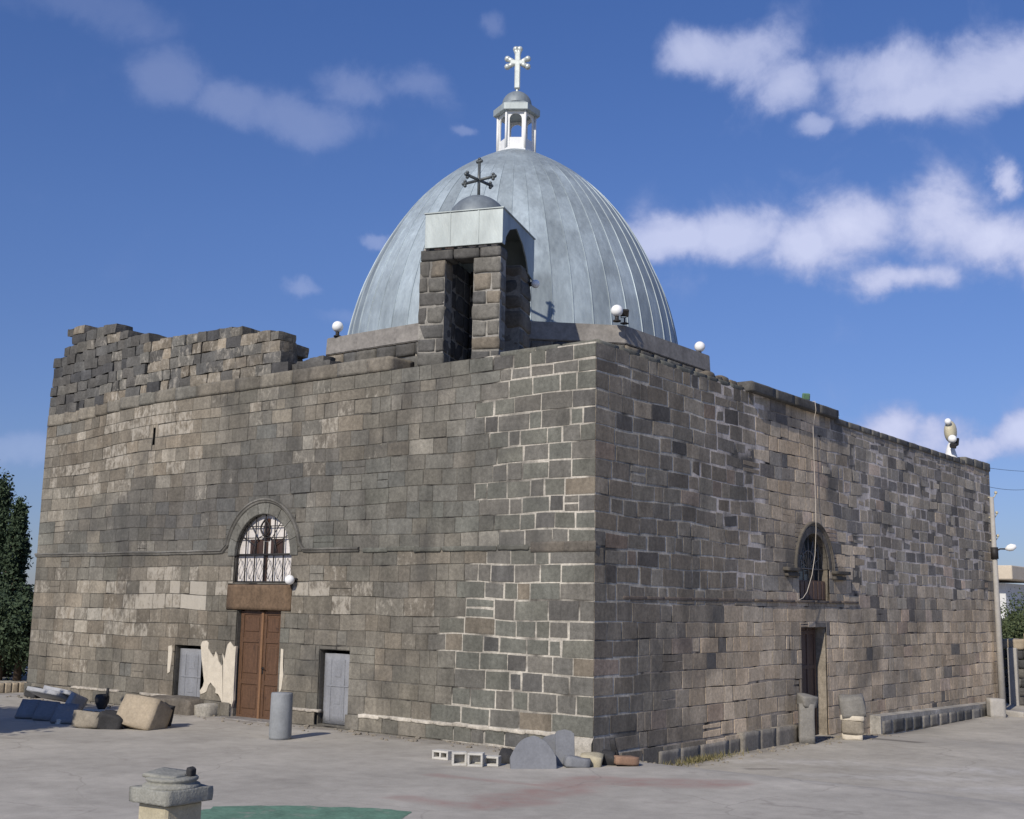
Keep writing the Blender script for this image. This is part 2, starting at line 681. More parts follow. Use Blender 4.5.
def build_ground():
    bm = bmesh.new()
    paint = bm.verts.layers.float_color.new('wear')
    xs = [-700, -300, -120, -60, -40]
    x = -30.0
    while x < 16:
        xs.append(x)
        x += .16 if -16 < x < 8 else .8
    xs += [20, 30, 60, 120, 300, 700]
    ys = [-700, -300, -120, -60, -34]
    y = -24.0
    while y < 34:
        ys.append(y)
        y += .16 if -11 < y < 4 else (.35 if 4 <= y < 24 else .8)
    ys += [40, 60, 120, 300, 700, 1500]
    reds = []
    for (a, b_, w_) in (((400, 797), (480, 808), .2), ((510, 801), (600, 779), .55), ((590, 781), (720, 784), .5), ((440, 775), (540, 786), .16)):
        A, B = on_g(*a), on_g(*b_)
        reds.append((A, B, w_))
    pales = [on_g(*p) for p in ((970, 770), (890, 777), (1000, 790), (800, 762))]
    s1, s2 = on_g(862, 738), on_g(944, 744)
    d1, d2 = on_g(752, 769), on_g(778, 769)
    grid = []
    for y in ys:
        row = []
        for x in xs:
            v = bm.verts.new((x, y, ground_z(x, y)))
            red = 0.0
            for (A, B, w_) in reds:
                t = max(0, min(1, ((x - A.x) * (B.x - A.x) + (y - A.y) * (B.y - A.y)) / ((B.x - A.x) ** 2 + (B.y - A.y) ** 2)))
                q = A + (B - A) * t
                dd = math.hypot(x - q.x, y - q.y) / w_
                red = max(red, 1 - sstep(.55, 1.25, dd + .5 * fnoise(x, y, 1.3)))
            pale = 0.0
            for P in pales:
                pale = max(pale, 1 - sstep(.3, 1.3, ellm(x, y, P.x, P.y, 2.0, .5, .65) + .5 * fnoise(x, y, 1.0, 3)))
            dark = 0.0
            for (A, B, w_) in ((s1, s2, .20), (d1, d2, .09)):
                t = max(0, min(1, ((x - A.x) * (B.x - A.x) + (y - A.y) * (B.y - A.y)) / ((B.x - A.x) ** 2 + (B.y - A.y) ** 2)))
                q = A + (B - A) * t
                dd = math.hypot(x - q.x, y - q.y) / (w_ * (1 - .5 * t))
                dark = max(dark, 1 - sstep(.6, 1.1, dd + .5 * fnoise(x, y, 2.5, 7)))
            dist_w = 9.0
            if x > 0 and -.5 < y < 26:
                dist_w = min(dist_w, x)
            if y < 0 and -20 < x < .5:
                dist_w = min(dist_w, -y)
            dirt = 1 - sstep(.15, .75, dist_w + .5 * fnoise(x, y, 1.6, 11))
            v[paint] = (red, pale, dark, dirt)
            row.append(v)
        grid.append(row)
    for j in range(len(ys) - 1):
        for i in range(len(xs) - 1):
            f = bm.faces.new((grid[j][i], grid[j][i + 1], grid[j + 1][i + 1], grid[j + 1][i]))
            f.smooth = True
    mt, t, b = base_mat('worn_concrete_yard')
    a = nd(t, 'ShaderNodeAttribute', attribute_name='wear')
    sp = nd(t, 'ShaderNodeSeparateColor')
    t.links.new(a.outputs['Color'], sp.inputs[0])
    n1 = tex(t, .35, 6, .6, .2)
    n2 = tex(t, 2.6, 7, .66)
    n3 = tex(t, 40, 4, .7)
    f = mathn(t, 'MULTIPLY', rng(t, n1, .3, .7, .80, 1.14), rng(t, n2, .3, .7, .88, 1.12))
    f = mathn(t, 'MULTIPLY', f, rng(t, n3, .3, .7, .92, 1.08))
    c = mixc(t, 1.0, (.405, .375, .322, 1), f, 'MULTIPLY')
    st = rng(t, tex(t, 1.1, 8, .7, .5), .56, .72, 0, .4, True)
    c = mixc(t, st, c, (.22, .19, .165, 1))
    rr_ = mathn(t, 'MULTIPLY', sp.outputs[0], rng(t, n2, .35, .65, .15, .6))
    c = mixc(t, rr_, c, (.27, .135, .115, 1))
    pp = mathn(t, 'MULTIPLY', sp.outputs[1], rng(t, n2, .4, .65, .1, .55))
    c = mixc(t, pp, c, (.55, .53, .5, 1))
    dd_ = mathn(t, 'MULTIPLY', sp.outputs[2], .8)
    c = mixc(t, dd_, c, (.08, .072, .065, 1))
    # hairline cracks and casting joints
    tcn = nd(t, 'ShaderNodeTexCoord')
    nzv = nd(t, 'ShaderNodeTexNoise')
    nzv.inputs['Scale'].default_value = .8
    nzv.inputs['Detail'].default_value = 5
    t.links.new(tcn.outputs['Object'], nzv.inputs[0])
    addv = nd(t, 'ShaderNodeMixRGB', blend_type='ADD')
    addv.inputs[0].default_value = .9
    t.links.new(tcn.outputs['Object'], addv.inputs[1])
    t.links.new(nzv.outputs['Color'], addv.inputs[2])
    vo = nd(t, 'ShaderNodeTexVoronoi', feature='DISTANCE_TO_EDGE')
    vo.inputs['Scale'].default_value = .33
    t.links.new(addv.outputs[0], vo.inputs['Vector'])
    ck = rng(t, vo.outputs['Distance'], .0, .009, .30, 0)
    ck = mathn(t, 'MULTIPLY', ck, rng(t, n1, .42, .55, 0, 1))
    c = mixc(t, ck, c, (.12, .105, .09, 1))
    gr = rng(t, tex(t, 95, 2, .5), .64, .72, 0, .5, True)
    c = mixc(t, gr, c, (.14, .13, .115, 1))
    # dirt lying along the foot of the walls
    dm = mathn(t, 'MULTIPLY', a.outputs['Alpha'], rng(t, n2, .35, .6, .2, .75))
    c = mixc(t, dm, c, (.15, .13, .105, 1))
    t.links.new(c, b.inputs['Base Color'])
    b.inputs['Roughness'].default_value = .92
    b.inputs['Specular IOR Level'].default_value = .2
    bump(t, b, mathn(t, 'ADD', n2, mathn(t, 'MULTIPLY', n3, .35)), .35, .03)
    o = obj('ground', bm, mt, smooth=True)
    tag(o, kind='structure')


build_ground()


def green_patch():
    """a patch of the yard painted green"""
    px = [(192, 812), (215, 806.5), (300, 806), (370, 808), (411, 812), (404, 819), (380, 828), (300, 840), (200, 840), (170, 830)]
    P = [on_z(*p) for p in px]
    # resample with a ragged edge
    ring = []
    for i in range(len(P)):
        A, B = P[i], P[(i + 1) % len(P)]
        for k in range(6):
            q = A.lerp(B, k / 6)
            ring.append(Vector((q.x + .10 * fnoise(q.x, q.y, 3, 1), q.y + .10 * fnoise(q.x, q.y, 3, 5), .004)))
    bm = bmesh.new()
    vsx = [bm.verts.new(p) for p in ring]
    f = bm.faces.new(vsx)
    bmesh.ops.triangulate(bm, faces=[f])
    for f in bm.faces:
        if f.normal.z < 0:
            f.normal_flip()
    g = mat_simple('worn_green_paint', (.115, .215, .15), .85, var=.3, scale=3, bmp=.25, rust=(.27, .26, .22), rust_amt=.46)
    o = obj('painted_ground_patch', bm, g)
    tag(o, kind='structure')


green_patch()

# ------------------------------------------------------------------ church walls
rnd = random.Random(7)
COURSES = [-1.05, -.70, -.36, .02, .33]
z_ = .33
while z_ < 3.5:
    z_ += rnd.choice((.335, .355, .375, .345))
    COURSES.append(z_)
COURSES[-1] = 3.79
while COURSES[-1] < 7.2:
    COURSES.append(COURSES[-1] + rnd.choice((.335, .35, .36, .325)))
COURSES[-1] = 7.38
COURSES.append(7.70)
CORNERDEP = [rnd.uniform(.0, .006) for _ in COURSES]

church = empty('stone_church', (0, 0, 0), 'old dark basalt church with a silver dome, open belfry and broken parapet', 'church')


def jitter(c, a, r):
    k = 1 + r.uniform(-a, a)
    h = r.uniform(-a, a) * .12
    return (max(0, c[0] * k * (1 + h)), max(0, c[1] * k), max(0, c[2] * k * (1 - h)))


def pick(r, table):
    t = r.random() * sum(w_ for w_, _ in table)
    for w_, c in table:
        t -= w_
        if t <= 0:
            return c
    return table[-1][1]


GREY = (.140, .132, .114)
GREEN = (.136, .134, .112)
BROWN = (.172, .148, .114)
TAN = (.262, .224, .170)
LIGHT = (.31, .285, .235)
DARK = (.066, .065, .064)
DGREY = (.097, .093, .085)
PINK = (.175, .143, .122)


def lerp3(a, b, t):
    t = min(1.0, max(0.0, t))
    return tuple(x + (y - x) * t for x, y in zip(a, b))


def blob(x, z, cx, cz, rx, rz):
    return math.exp(-(((x - cx) / rx) ** 2 + ((z - cz) / rz) ** 2))


def zone_left(x, z, r):
    """(tone, lime amount, mortar kind) of a block of the front wall"""
    n = fnoise(x, z, .35, 2.0)
    n2 = fnoise(x, z, .8, 12.0)
    if z > 7.75 - .25 * sstep(-14, -19, x) and x < -8:
        t = pick(r, [(3, GREY), (2, DGREY), (1.5, BROWN), (.8, DARK)])
        return jitter(t, .2, r), .12, 'dark'
    corner = x > -2.6 - .35 * math.sin(z * 4.1) + (.0 if z > 3.8 else -.9 * sstep(3.6, 2.6, z))
    if corner:
        t = pick(r, [(4, GREEN), (3, GREY), (.8, DGREY), (.5, BROWN)])
        return jitter(t, .14, r), (.10 if r.random() < .16 else .0), 'white'
    # pale mottled stone high on the left, brown-tan stone low on the left
    tan = 1.0 * blob(x, z, -14.0, 6.9, 4.0, 1.25) + .55 * blob(x, z, -17.4, 5.6, 1.8, 1.3) + .45 * blob(x, z, -6.5, 7.0, 2.2, .8)
    tan += .75 * blob(x, z, -16.2, 1.9, 2.6, 1.5) + .35 * blob(x, z, -11.5, 2.7, 3.5, .8) + .2 * blob(x, z, -7.0, 2.6, 2.5, .5)
    tan = 1.25 * tan + .35 * n + r.uniform(-.28, .28)
    dk = .9 * blob(x, z, -12.2, 4.9, 3.2, 1.1) + .5 * blob(x, z, -8.0, 6.0, 3.5, 1.2) + .4 * blob(x, z, -13.0, 1.2, 1.6, 1.2) + .3 * n2 + r.uniform(-.2, .2)
    t = lerp3(lerp3(GREY, GREEN, .5 + n2), DGREY, dk * 1.15)
    t = lerp3(t, lerp3(TAN, BROWN, .5 + n), tan)
    if z < 3.7:
        t = lerp3(t, BROWN, .45 + .5 * n)
    lime = .02 + .16 * max(0, min(1, tan)) + .10 * blob(x, z, -13.6, 5.0, 1.2, .8) + .16 * blob(x, z, -12.0, 3.0, 3.5, .7) + .14 * blob(x, z, -7.3, 2.9, 2.2, .4)
    if r.random() < .5 * max(0, min(1, tan)):
        lime += .15
    if 2.1 < z < 3.6 and -15 < x < -5.5 and r.random() < .25:
        lime += .13
        t = lerp3(t, BROWN, .5)
    if r.random() < .025:
        t = lerp3(t, LIGHT, .6)
    return jitter(t, .18, r), lime, 'dark'


def zone_right(y, z, r):
    n = fnoise(y, z, .3, 9.0)
    n2 = fnoise(y, z, .7, 19.0)
    tan = 1.1 * blob(y, z, 9.0, 6.0, 2.0, 2.0) + .6 * blob(y, z, 10.5, 4.3, 2.4, 1.2)
    low = sstep(3.2, 2.2, z + .8 * n)
    tan += low * (.75 * sstep(1.5, 5.0, y)) + .35 * sstep(17, 23, y) * sstep(5.5, 3.5, z)
    tan += .5 * n + r.uniform(-.2, .2)
    up = sstep(2.4, 3.6, z + .7 * n)
    kk = 1.62 + 1.0 * sstep(5.0, 8.0, y + 2.5 * low + n)
    K = (1.04 * kk, .955 * kk, .85 * kk)
    t = lerp3(GREY, DGREY, .35 + .6 * n2 + r.uniform(-.3, .3))
    pd = (.30 if y > 11 else .14) * up + .05
    t = lerp3(t, lerp3(BROWN, TAN, .35 + .5 * n), tan)
    if r.random() < pd * (1 - .75 * min(1, blob(y, z, 9.2, 6.0, 2.0, 2.2))):
        t = pick(r, [(2, DARK), (3, DGREY)])
    elif r.random() < .06:
        t = lerp3(t, PINK, .6)
    t = tuple(c * k_ for c, k_ in zip(t, K))
    kind = 'white' if (y < 4.4 + 2 * n and (z > 2.6 or y < 1.6)) else ('pale' if (z > 3.2 and (y < 7.2 or y > 11.0 + n)) else 'tan')
    return jitter(t, .22, r), (.0 if kind == 'white' else .07), kind


def zone_plain(u, z, r):
    return jitter(pick(r, [(3, GREY), (2, BROWN), (1, TAN), (1, DGREY)]), .12, r), .06, 'dark'


MORTAR = {'white': (.42, .387, .327), 'pale': (.55, .49, .43), 'tan': (.32, .27, .215), 'dark': (.105, .097, .082)}
GAP = {'white': .0155, 'pale': .014, 'tan': .006, 'dark': .004}
BEV = {'white': .007, 'pale': .008, 'tan': .006, 'dark': .006}
RECESS = {'white': .006, 'pale': .003, 'tan': .004, 'dark': .008}


def rect_sub(rc, op):
    """rc minus op, both (u0,u1,v0,v1)"""
    u0, u1, v0, v1 = rc
    a0, a1, b0, b1 = op
    if a0 >= u1 or a1 <= u0 or b0 >= v1 or b1 <= v0:
        return [rc]
    out = []
    if a0 > u0:
        out.append((u0, a0, v0, v1))
    if a1 < u1:
        out.append((a1, u1, v0, v1))
    m0, m1 = max(u0, a0), min(u1, a1)
    if b0 > v0:
        out.append((m0, m1, v0, b0))
    if b1 < v1:
        out.append((m0, m1, b1, v1))
    return [o for o in out if o[1] - o[0] > .035 and o[3] - o[2] > .035]


def block(bm, lay, M, quad, tone, lime, gap, dep, amp, seed, cornerL=None, cornerR=None, fine=True, bev=.014, drop=.014):
    """quad: (ul0, ur0, ul1, ur1, v0, v1) bottom and top u limits"""
    ul0, ur0, ul1, ur1, v0, v1 = quad
    W_, H_ = max(ur0 - ul0, ur1 - ul1), v1 - v0
    if W_ < .03 or H_ < .03:
        return
    b = min(bev, W_ * .2, H_ * .2)
    nx = max(2, min(8, int(W_ / .12))) if fine else 1
    ny = 3 if fine else 1
    fu = [0.0, b / W_] + [b / W_ + (1 - 2 * b / W_) * i / nx for i in range(1, nx)] + [1 - b / W_, 1.0]
    fv = [0.0, b / H_] + [b / H_ + (1 - 2 * b / H_) * i / ny for i in range(1, ny)] + [1 - b / H_, 1.0]
    rr = random.Random(seed)
    off = Vector((rr.uniform(-99, 99), rr.uniform(-99, 99), rr.uniform(-99, 99)))
    tilt = (rr.uniform(-1, 1) * amp * .5, rr.uniform(-1, 1) * amp * .5)
    gs = [gap * rr.uniform(.35, 1.75) for _ in range(4)]
    cj = [[(rr.uniform(-1, 1) * gap * .6, rr.uniform(-1, 1) * gap * .6) for _ in range(2)] for _ in range(2)]
    G = []
    for j, t in enumerate(fv):
        row = []
        a = ul0 + (ul1 - ul0) * t + (0 if cornerL is not None else gs[0])
        c = ur0 + (ur1 - ur0) * t - (0 if cornerR is not None else gs[1])
        for i, s in enumerate(fu):
            u = a + (c - a) * s
            v = v0 + gs[2] + (v1 - v0 - gs[2] - gs[3]) * t
            ju = sum(cj[p][q][0] * (s if p else 1 - s) * (t if q else 1 - t) for p in (0, 1) for q in (0, 1))
            jv = sum(cj[p][q][1] * (s if p else 1 - s) * (t if q else 1 - t) for p in (0, 1) for q in (0, 1))
            edge = i in (0, len(fu) - 1) or j in (0, len(fv) - 1)
            wv = dep + tilt[0] * (s - .5) + tilt[1] * (t - .5) + amp * mn.noise(Vector((u * 4.2, v * 4.2, 0)) + off)
            if edge:
                wv = dep - drop
                ju += .006 * mn.noise(Vector((u * 9, v * 9, 3)) + off)
                jv += .006 * mn.noise(Vector((u * 9, v * 9, 7)) + off)
            if cornerL is not None and i == 0:
                u, wv, ju = -cornerL + .012, cornerL - .012, 0
                if j in (0, len(fv) - 1):
                    wv -= .02
                    u += .02
            if cornerR is not None and i == len(fu) - 1:
                u, wv, ju = cornerR[0] + cornerR[1] - .012, cornerR[1] - .012, 0
                if j in (0, len(fv) - 1):
                    wv -= .02
                    u -= .02
            vv = bm.verts.new(M(u + ju, v + jv, wv))
            vv[lay[0]] = (*tone, 1)
            vv[lay[1]] = lime
            row.append(vv)
        G.append(row)
    for j in range(len(fv) - 1):
        for i in range(len(fu) - 1):
            f = bm.faces.new((G[j][i], G[j][i + 1], G[j + 1][i + 1], G[j + 1][i]))
            f.smooth = True
            if i in (0, len(fu) - 2) or j in (0, len(fv) - 2):
                f.smooth = False
                for e in f.edges:
                    e.smooth = False


def corner_free(a, b, U0, U1):
    return a > U0 + .01 and b < U1 - .01


def halves(rc, r):
    t = r.uniform(.4, .6)
    if r.random() < .5:
        m_ = rc[2] + (rc[3] - rc[2]) * t
        return [(rc[0], rc[1], rc[2], m_), (rc[0], rc[1], m_, rc[3])]
    m_ = rc[0] + (rc[1] - rc[0]) * t
    return [(rc[0], m_, rc[2], rc[3]), (m_, rc[1], rc[2], rc[3])] if rc[1] - rc[0] > .4 else [rc]


def course_wave(u, v):
    k = sstep(.4, 1.2, v) * sstep(7.6, 6.9, v)
    return k * ((.05 * mn.noise(Vector((u * .45, v * .9, 1.0)))) + .014 * mn.noise(Vector((u * 1.3, v * 1.1, 8.0))))


def masonry(M, Lw, courses, zone, rects=(), archs=(), top=None, xr=None, seed=1, corner=(None, None), amp=.004, fine=True, drop=.014, gapk=1.0,
            lens=(.28, .80), depf=None, skip=None, wob=None):
    """blocks laid in courses on a bed of mortar. rects: openings (u0,u1,v0,v1); archs: (uc, r, vs) round heads above a rect opening"""
    r = random.Random(seed)
    bm = bmesh.new()
    lay = tone_layers(bm)
    U0, U1 = (0.0, Lw) if xr is None else xr
    idx = 0
    for ci in range(len(courses) - 1):
        v0, v1 = courses[ci], courses[ci + 1]
        u = U0
        edges = [U0]
        while True:
            ln_ = r.uniform(*lens) * (1.25 if v1 - v0 > .36 else 1.0)
            if u + ln_ > U1 - .28:
                edges.append(U1)
                break
            u += ln_
            edges.append(u)
        for k in range(len(edges) - 1):
            idx += 1
            rcs = [(edges[k], edges[k + 1], v0, v1)]
            for op in rects:
                rcs = [q for rc in rcs for q in rect_sub(rc, op)]
            tone, lime, kind = zone((edges[k] + edges[k + 1]) / 2, (v0 + v1) / 2, r)
            dep = r.uniform(-.001, .005)
            if depf:
                dep += depf((edges[k] + edges[k + 1]) / 2, (v0 + v1) / 2)
            gp, bv = GAP[kind] * gapk, BEV[kind]
            if kind == 'pale':
                gp *= r.choice((.4, .8, 1.0, 1.5, 3.0))
            if kind == 'white':
                gp *= r.uniform(.55, 1.25)
            if kind in ('dark', 'tan') and r.random() < .16:
                gp, bv = gp * 2.4, bv * 1.8
            # now and then a stone is made up of two thin ones
            if r.random() < .05 and corner_free(edges[k], edges[k + 1], U0, U1):
                rcs = [q_ for rc in rcs for q_ in halves(rc, r)]
            for rc in rcs:
                if skip and skip(rc):
                    continue
                quads = [(rc[0], rc[1], rc[0], rc[1], rc[2], rc[3])]
                for (uc, ra, vsp) in archs:
                    nq = []
                    for q in quads:
                        a0, a1 = q[4], q[5]
                        if a1 <= vsp or a0 >= vsp + ra or q[0] >= uc + ra or q[1] <= uc - ra:
                            nq.append(q)
                            continue
                        # split the block's height so that the curve is followed
                        n_ = 3
                        for e in range(n_):
                            b0, b1 = a0 + (a1 - a0) * e / n_, a0 + (a1 - a0) * (e + 1) / n_
                            h0 = math.sqrt(max(0, ra * ra - max(0, b0 - vsp) ** 2)) if b0 < vsp + ra else 0
                            h1 = math.sqrt(max(0, ra * ra - max(0, b1 - vsp) ** 2)) if b1 < vsp + ra else 0
                            l0, l1 = uc - h0, uc - h1
                            r0, r1 = uc + h0, uc + h1
                            if h0 == 0 and h1 == 0:
                                nq.append((q[0], q[1], q[0], q[1], b0, b1))
                                continue
                            if q[0] < max(l0, l1):
                                A = (q[0], min(q[1], l0), q[0], min(q[1], l1), b0, b1)
                                if A[1] > A[0] + .01 or A[3] > A[2] + .01:
                                    nq.append((A[0], max(A[1], A[0] + .01), A[2], max(A[3], A[2] + .01), b0, b1))
                            if q[1] > min(r0, r1):
                                A = (max(q[0], r0), q[1], max(q[0], r1), q[1], b0, b1)
                                if A[1] > A[0] + .01 or A[3] > A[2] + .01:
                                    nq.append((min(A[0], A[1] - .01), A[1], min(A[2], A[3] - .01), A[3], b0, b1))
                    quads = nq
                for q in quads:
                    cL = cR = None
                    if corner[0] is not None and q[0] <= U0 + 1e-6:
                        cL = CORNERDEP[ci] if corner[0] else None
                    if corner[1] is not None and q[1] >= U1 - 1e-6:
                        cR = (U1, CORNERDEP[ci]) if corner[1] else None
                    if cL is not None or cR is not None:
                        dep = CORNERDEP[ci]
                    block(bm, lay, M, q, tone, lime, gp, dep, amp, seed * 7919 + idx, cL, cR, fine, bv, drop)
    # the mortar bed, just behind the faces of the blocks
    us = set()
    stp = .12 if fine else .5
    n = int((U1 - U0) / stp)
    us = [U0 + (U1 - U0) * i / n for i in range(n + 1)]
    vb = [courses[0]]
    for c0, c1 in zip(courses, courses[1:]):
        vb += [c0 + (c1 - c0) / 3, c0 + (c1 - c0) * 2 / 3, c1]
    for (a0, a1, b0, b1) in rects:
        us += [a0, a1]
        vb += [b0, b1]
    for (uc, ra, vsp) in archs:
        us += [uc - ra + 2 * ra * i / 40 for i in range(41)]
        vb += [vsp + ra * i / 20 for i in range(21)]
    us = sorted({round(u, 4) for u in us if U0 - 1e-6 <= u <= U1 + 1e-6})
    vb = sorted({round(v, 4) for v in vb if courses[0] - 1e-6 <= v <= courses[-1] + 1e-6})
    rq = random.Random(3)
    vd = {}

    def mv(i, j):
        if (i, j) not in vd:
            u, v = us[i], vb[j]
            kd = zone(min(max(u, U0 + .05), U1 - .05), v, random.Random(5))[2]
            ofs = depf(u, v) if depf else 0
            e0 = .012 if (corner[0] is not None and i == 0) or (corner[1] is not None and i == len(us) - 1) else 0
            k = bm.verts.new(M(u, v, ofs - max(RECESS[kd], e0)))
            mcol = MORTAR[kd]
            nn = 1 + .3 * fnoise(u, v, 1.7, 4)
            if kd in ('white', 'pale'):
                # the pointing has fallen out of some of the joints
                mcol = lerp3(mcol, (.12, .11, .095), 1 - sstep(-.30, .12, fnoise(u, v, 1.25, 31) + (.22 if kd == 'white' else .12)))
            else:
                mcol = lerp3(mcol, (.022, .02, .018), sstep(.12, .34, fnoise(u, v, 2.2, 51)))
            k[lay[0]] = (mcol[0] * nn, mcol[1] * nn, mcol[2] * nn, 1)
            k[lay[1]] = 0.0
            vd[(i, j)] = k
        return vd[(i, j)]
    for j in range(len(vb) - 1):
        for i in range(len(us) - 1):
            uc_, vc_ = (us[i] + us[i + 1]) / 2, (vb[j] + vb[j + 1]) / 2
            if any(a0 < uc_ < a1 and b0 < vc_ < b1 for (a0, a1, b0, b1) in rects):
                continue
            if any(vc_ > vsp - .001 and math.hypot(uc_ - ac, vc_ - vsp) < ra for (ac, ra, vsp) in archs):
                continue
            if skip and skip((us[i], us[i + 1], vb[j], vb[j + 1])):
                continue
            f = bm.faces.new((mv(i, j), mv(i + 1, j), mv(i + 1, j + 1), mv(i, j + 1)))
            f.material_index = 1
            f.smooth = True
    if wob:
        for v in bm.verts:
            v.co = wob(v.co)
    return bm


ML = lambda u, v, w_: Vector((-LX + u, -w_, v))
MR = lambda u, v, w_: Vector((w_, u, v))
MB = lambda u, v, w_: Vector((-u, LY + w_, v))
MF = lambda u, v, w_: Vector((-LX - w_, LY - u, v))
MLw = lambda u, v, w_: Vector((-LX + u, -w_, v + course_wave(u - LX, v) * wv_near(LX - u) * wv_open(u - LX, v, 0)))
MRw = lambda u, v, w_: Vector((w_, u, v + course_wave(u, v) * wv_near(u) * wv_open(u, v, 1)))


def wv_near(d):
    return sstep(.1, 1.2, d)


def wv_open(u, v, side):
    """courses run true beside the openings"""
    bx_ = ((-10.6, -8.1, -.1, 4.9), (-12.5, -11.1, -.1, 1.7), (-7.4, -6.2, -.1, 1.8)) if side == 0 else ((8.8, 10.9, -1, 4.8),)
    k = 1.0
    for (a, b, c, d) in bx_:
        e = max(a - u, u - b, c - v, v - d)
        k = min(k, sstep(0, .6, e))
    return k


# openings, front wall (u = x + LX)
FW = (-10.28, -8.29, 3.08, 3.715)      # arched window below its spring line
FA = (-9.285, .995, 3.715)
FD = (-10.08, -8.55, -.05, 2.45)       # brown door
SD1 = (-12.33, -11.27, .02, 1.57)      # left stone door
SD2 = (-7.24, -6.30, .05, 1.65)        # right stone door
LINT = (-10.46, -8.22, 2.45, 3.06)     # rust-brown lintel
ps_ = on_y(154, 437)
SLIT = (ps_.x - .05, ps_.x + .05, ps_.z - .2, ps_.z + .24)
fr = [(a + LX, b + LX, c, d) for (a, b, c, d) in (FW, FD, SD1, SD2, LINT, SLIT)]
# right wall (u = y)
RW = (8.95, 10.75, 2.92, 3.72)
RA = (9.85, .90, 3.72)
RD = (9.0, 10.5, -.7, 2.28)


def wob_left(p):
    # the far end of the front wall has settled
    k = sstep(-13.5, -18.8, p.x) * sstep(4.0, 7.4, p.z)
    return Vector((p.x, p.y, p.z - .25 * k))


def dep_left(u, v):
    return .07 if v < .33 else 0.0


def dep_right(u, v):
    return .06 if (v < .02 and u < 8.7) else 0.0


fcourses = [c for c in COURSES if c >= -.4]
SKIP_N = len(COURSES) - len(fcourses)
CD_FULL = list(CORNERDEP)
CORNERDEP = CD_FULL[SKIP_N:]
bm = masonry(MLw, LX, fcourses, lambda u, v, r: zone_left(u - LX, v, r), fr, [(FA[0] + LX, FA[1], FA[2])],
             corner=(None, True), seed=11, depf=dep_left, wob=wob_left, amp=.004)
# CORNERDEP is indexed by the full list: keep both walls on the same list of courses
front_wall = obj('front_wall', bm, [STONE, LIME], church)
CORNERDEP = CD_FULL
bm = masonry(MRw, LY, COURSES, lambda u, v, r: zone_right(u, v, r), [RW, RD], [RA], corner=(True, None), seed=23, depf=dep_right, amp=.003, drop=.005, gapk=1.5,
             lens=(.32, .88))
side_wall = obj('side_wall', bm, [STONE, LIME], church)
bm = masonry(MB, LX, COURSES[1::2] + [7.70], zone_plain, seed=31, fine=False, lens=(.5, 1.2))
obj('rear_wall', bm, [STONE, LIME], church)
bm = masonry(MF, LY, COURSES[1::2] + [7.45], zone_plain, seed=37, fine=False, lens=(.5, 1.2))
obj('rear_wall', bm, [STONE, LIME], church)

# wall heads and the flat roof
bm = bmesh.new()
box(bm, (-LX / 2, LY / 2, 7.30), (LX - .12, LY - .12, .2))
obj('flat_roof', bm, ROOFM, church)
bm = bmesh.new()
box(bm, (-LX / 2 + 2.0, .48, 7.54), (LX - 4.2, .84, .26))
box(bm, (-.48, LY / 2, 7.50), (.84, LY - .2, .19))
box(bm, (-LX / 2, LY - .5, 7.53), (LX - 2.2, .86, .25))
box(bm, (-LX + .5, LY / 2, 7.30), (.86, LY - .3, .21))
obj('wall_head', bm, CEMENT_DARK, church)


# projecting top course of the front wall, from the parapet to the belfry
def top_course():
    bm = bmesh.new()
    r = random.Random(5)
    x = -LX + .02
    n = 0
    while x < -5.45:
        l_ = r.uniform(.45, 1.05)
        if x + l_ > -5.5:
            l_ = -5.42 - x
        zb = 7.70 - .25 * sstep(-13.5, -18.8, x + l_ / 2)
        t = zone_left(-11 if x < -9 else -7, 7.0, r)[0]
        rock(bm, (x + l_ / 2, .395, zb + .165), (l_ - .006, .84, .325), rough=.03, seed=900 + n, tone=t, lime=.1, nseg=5, pw=.06)
        n += 1
        x += l_
    return bm


obj('top_course', top_course(), STONE, church)


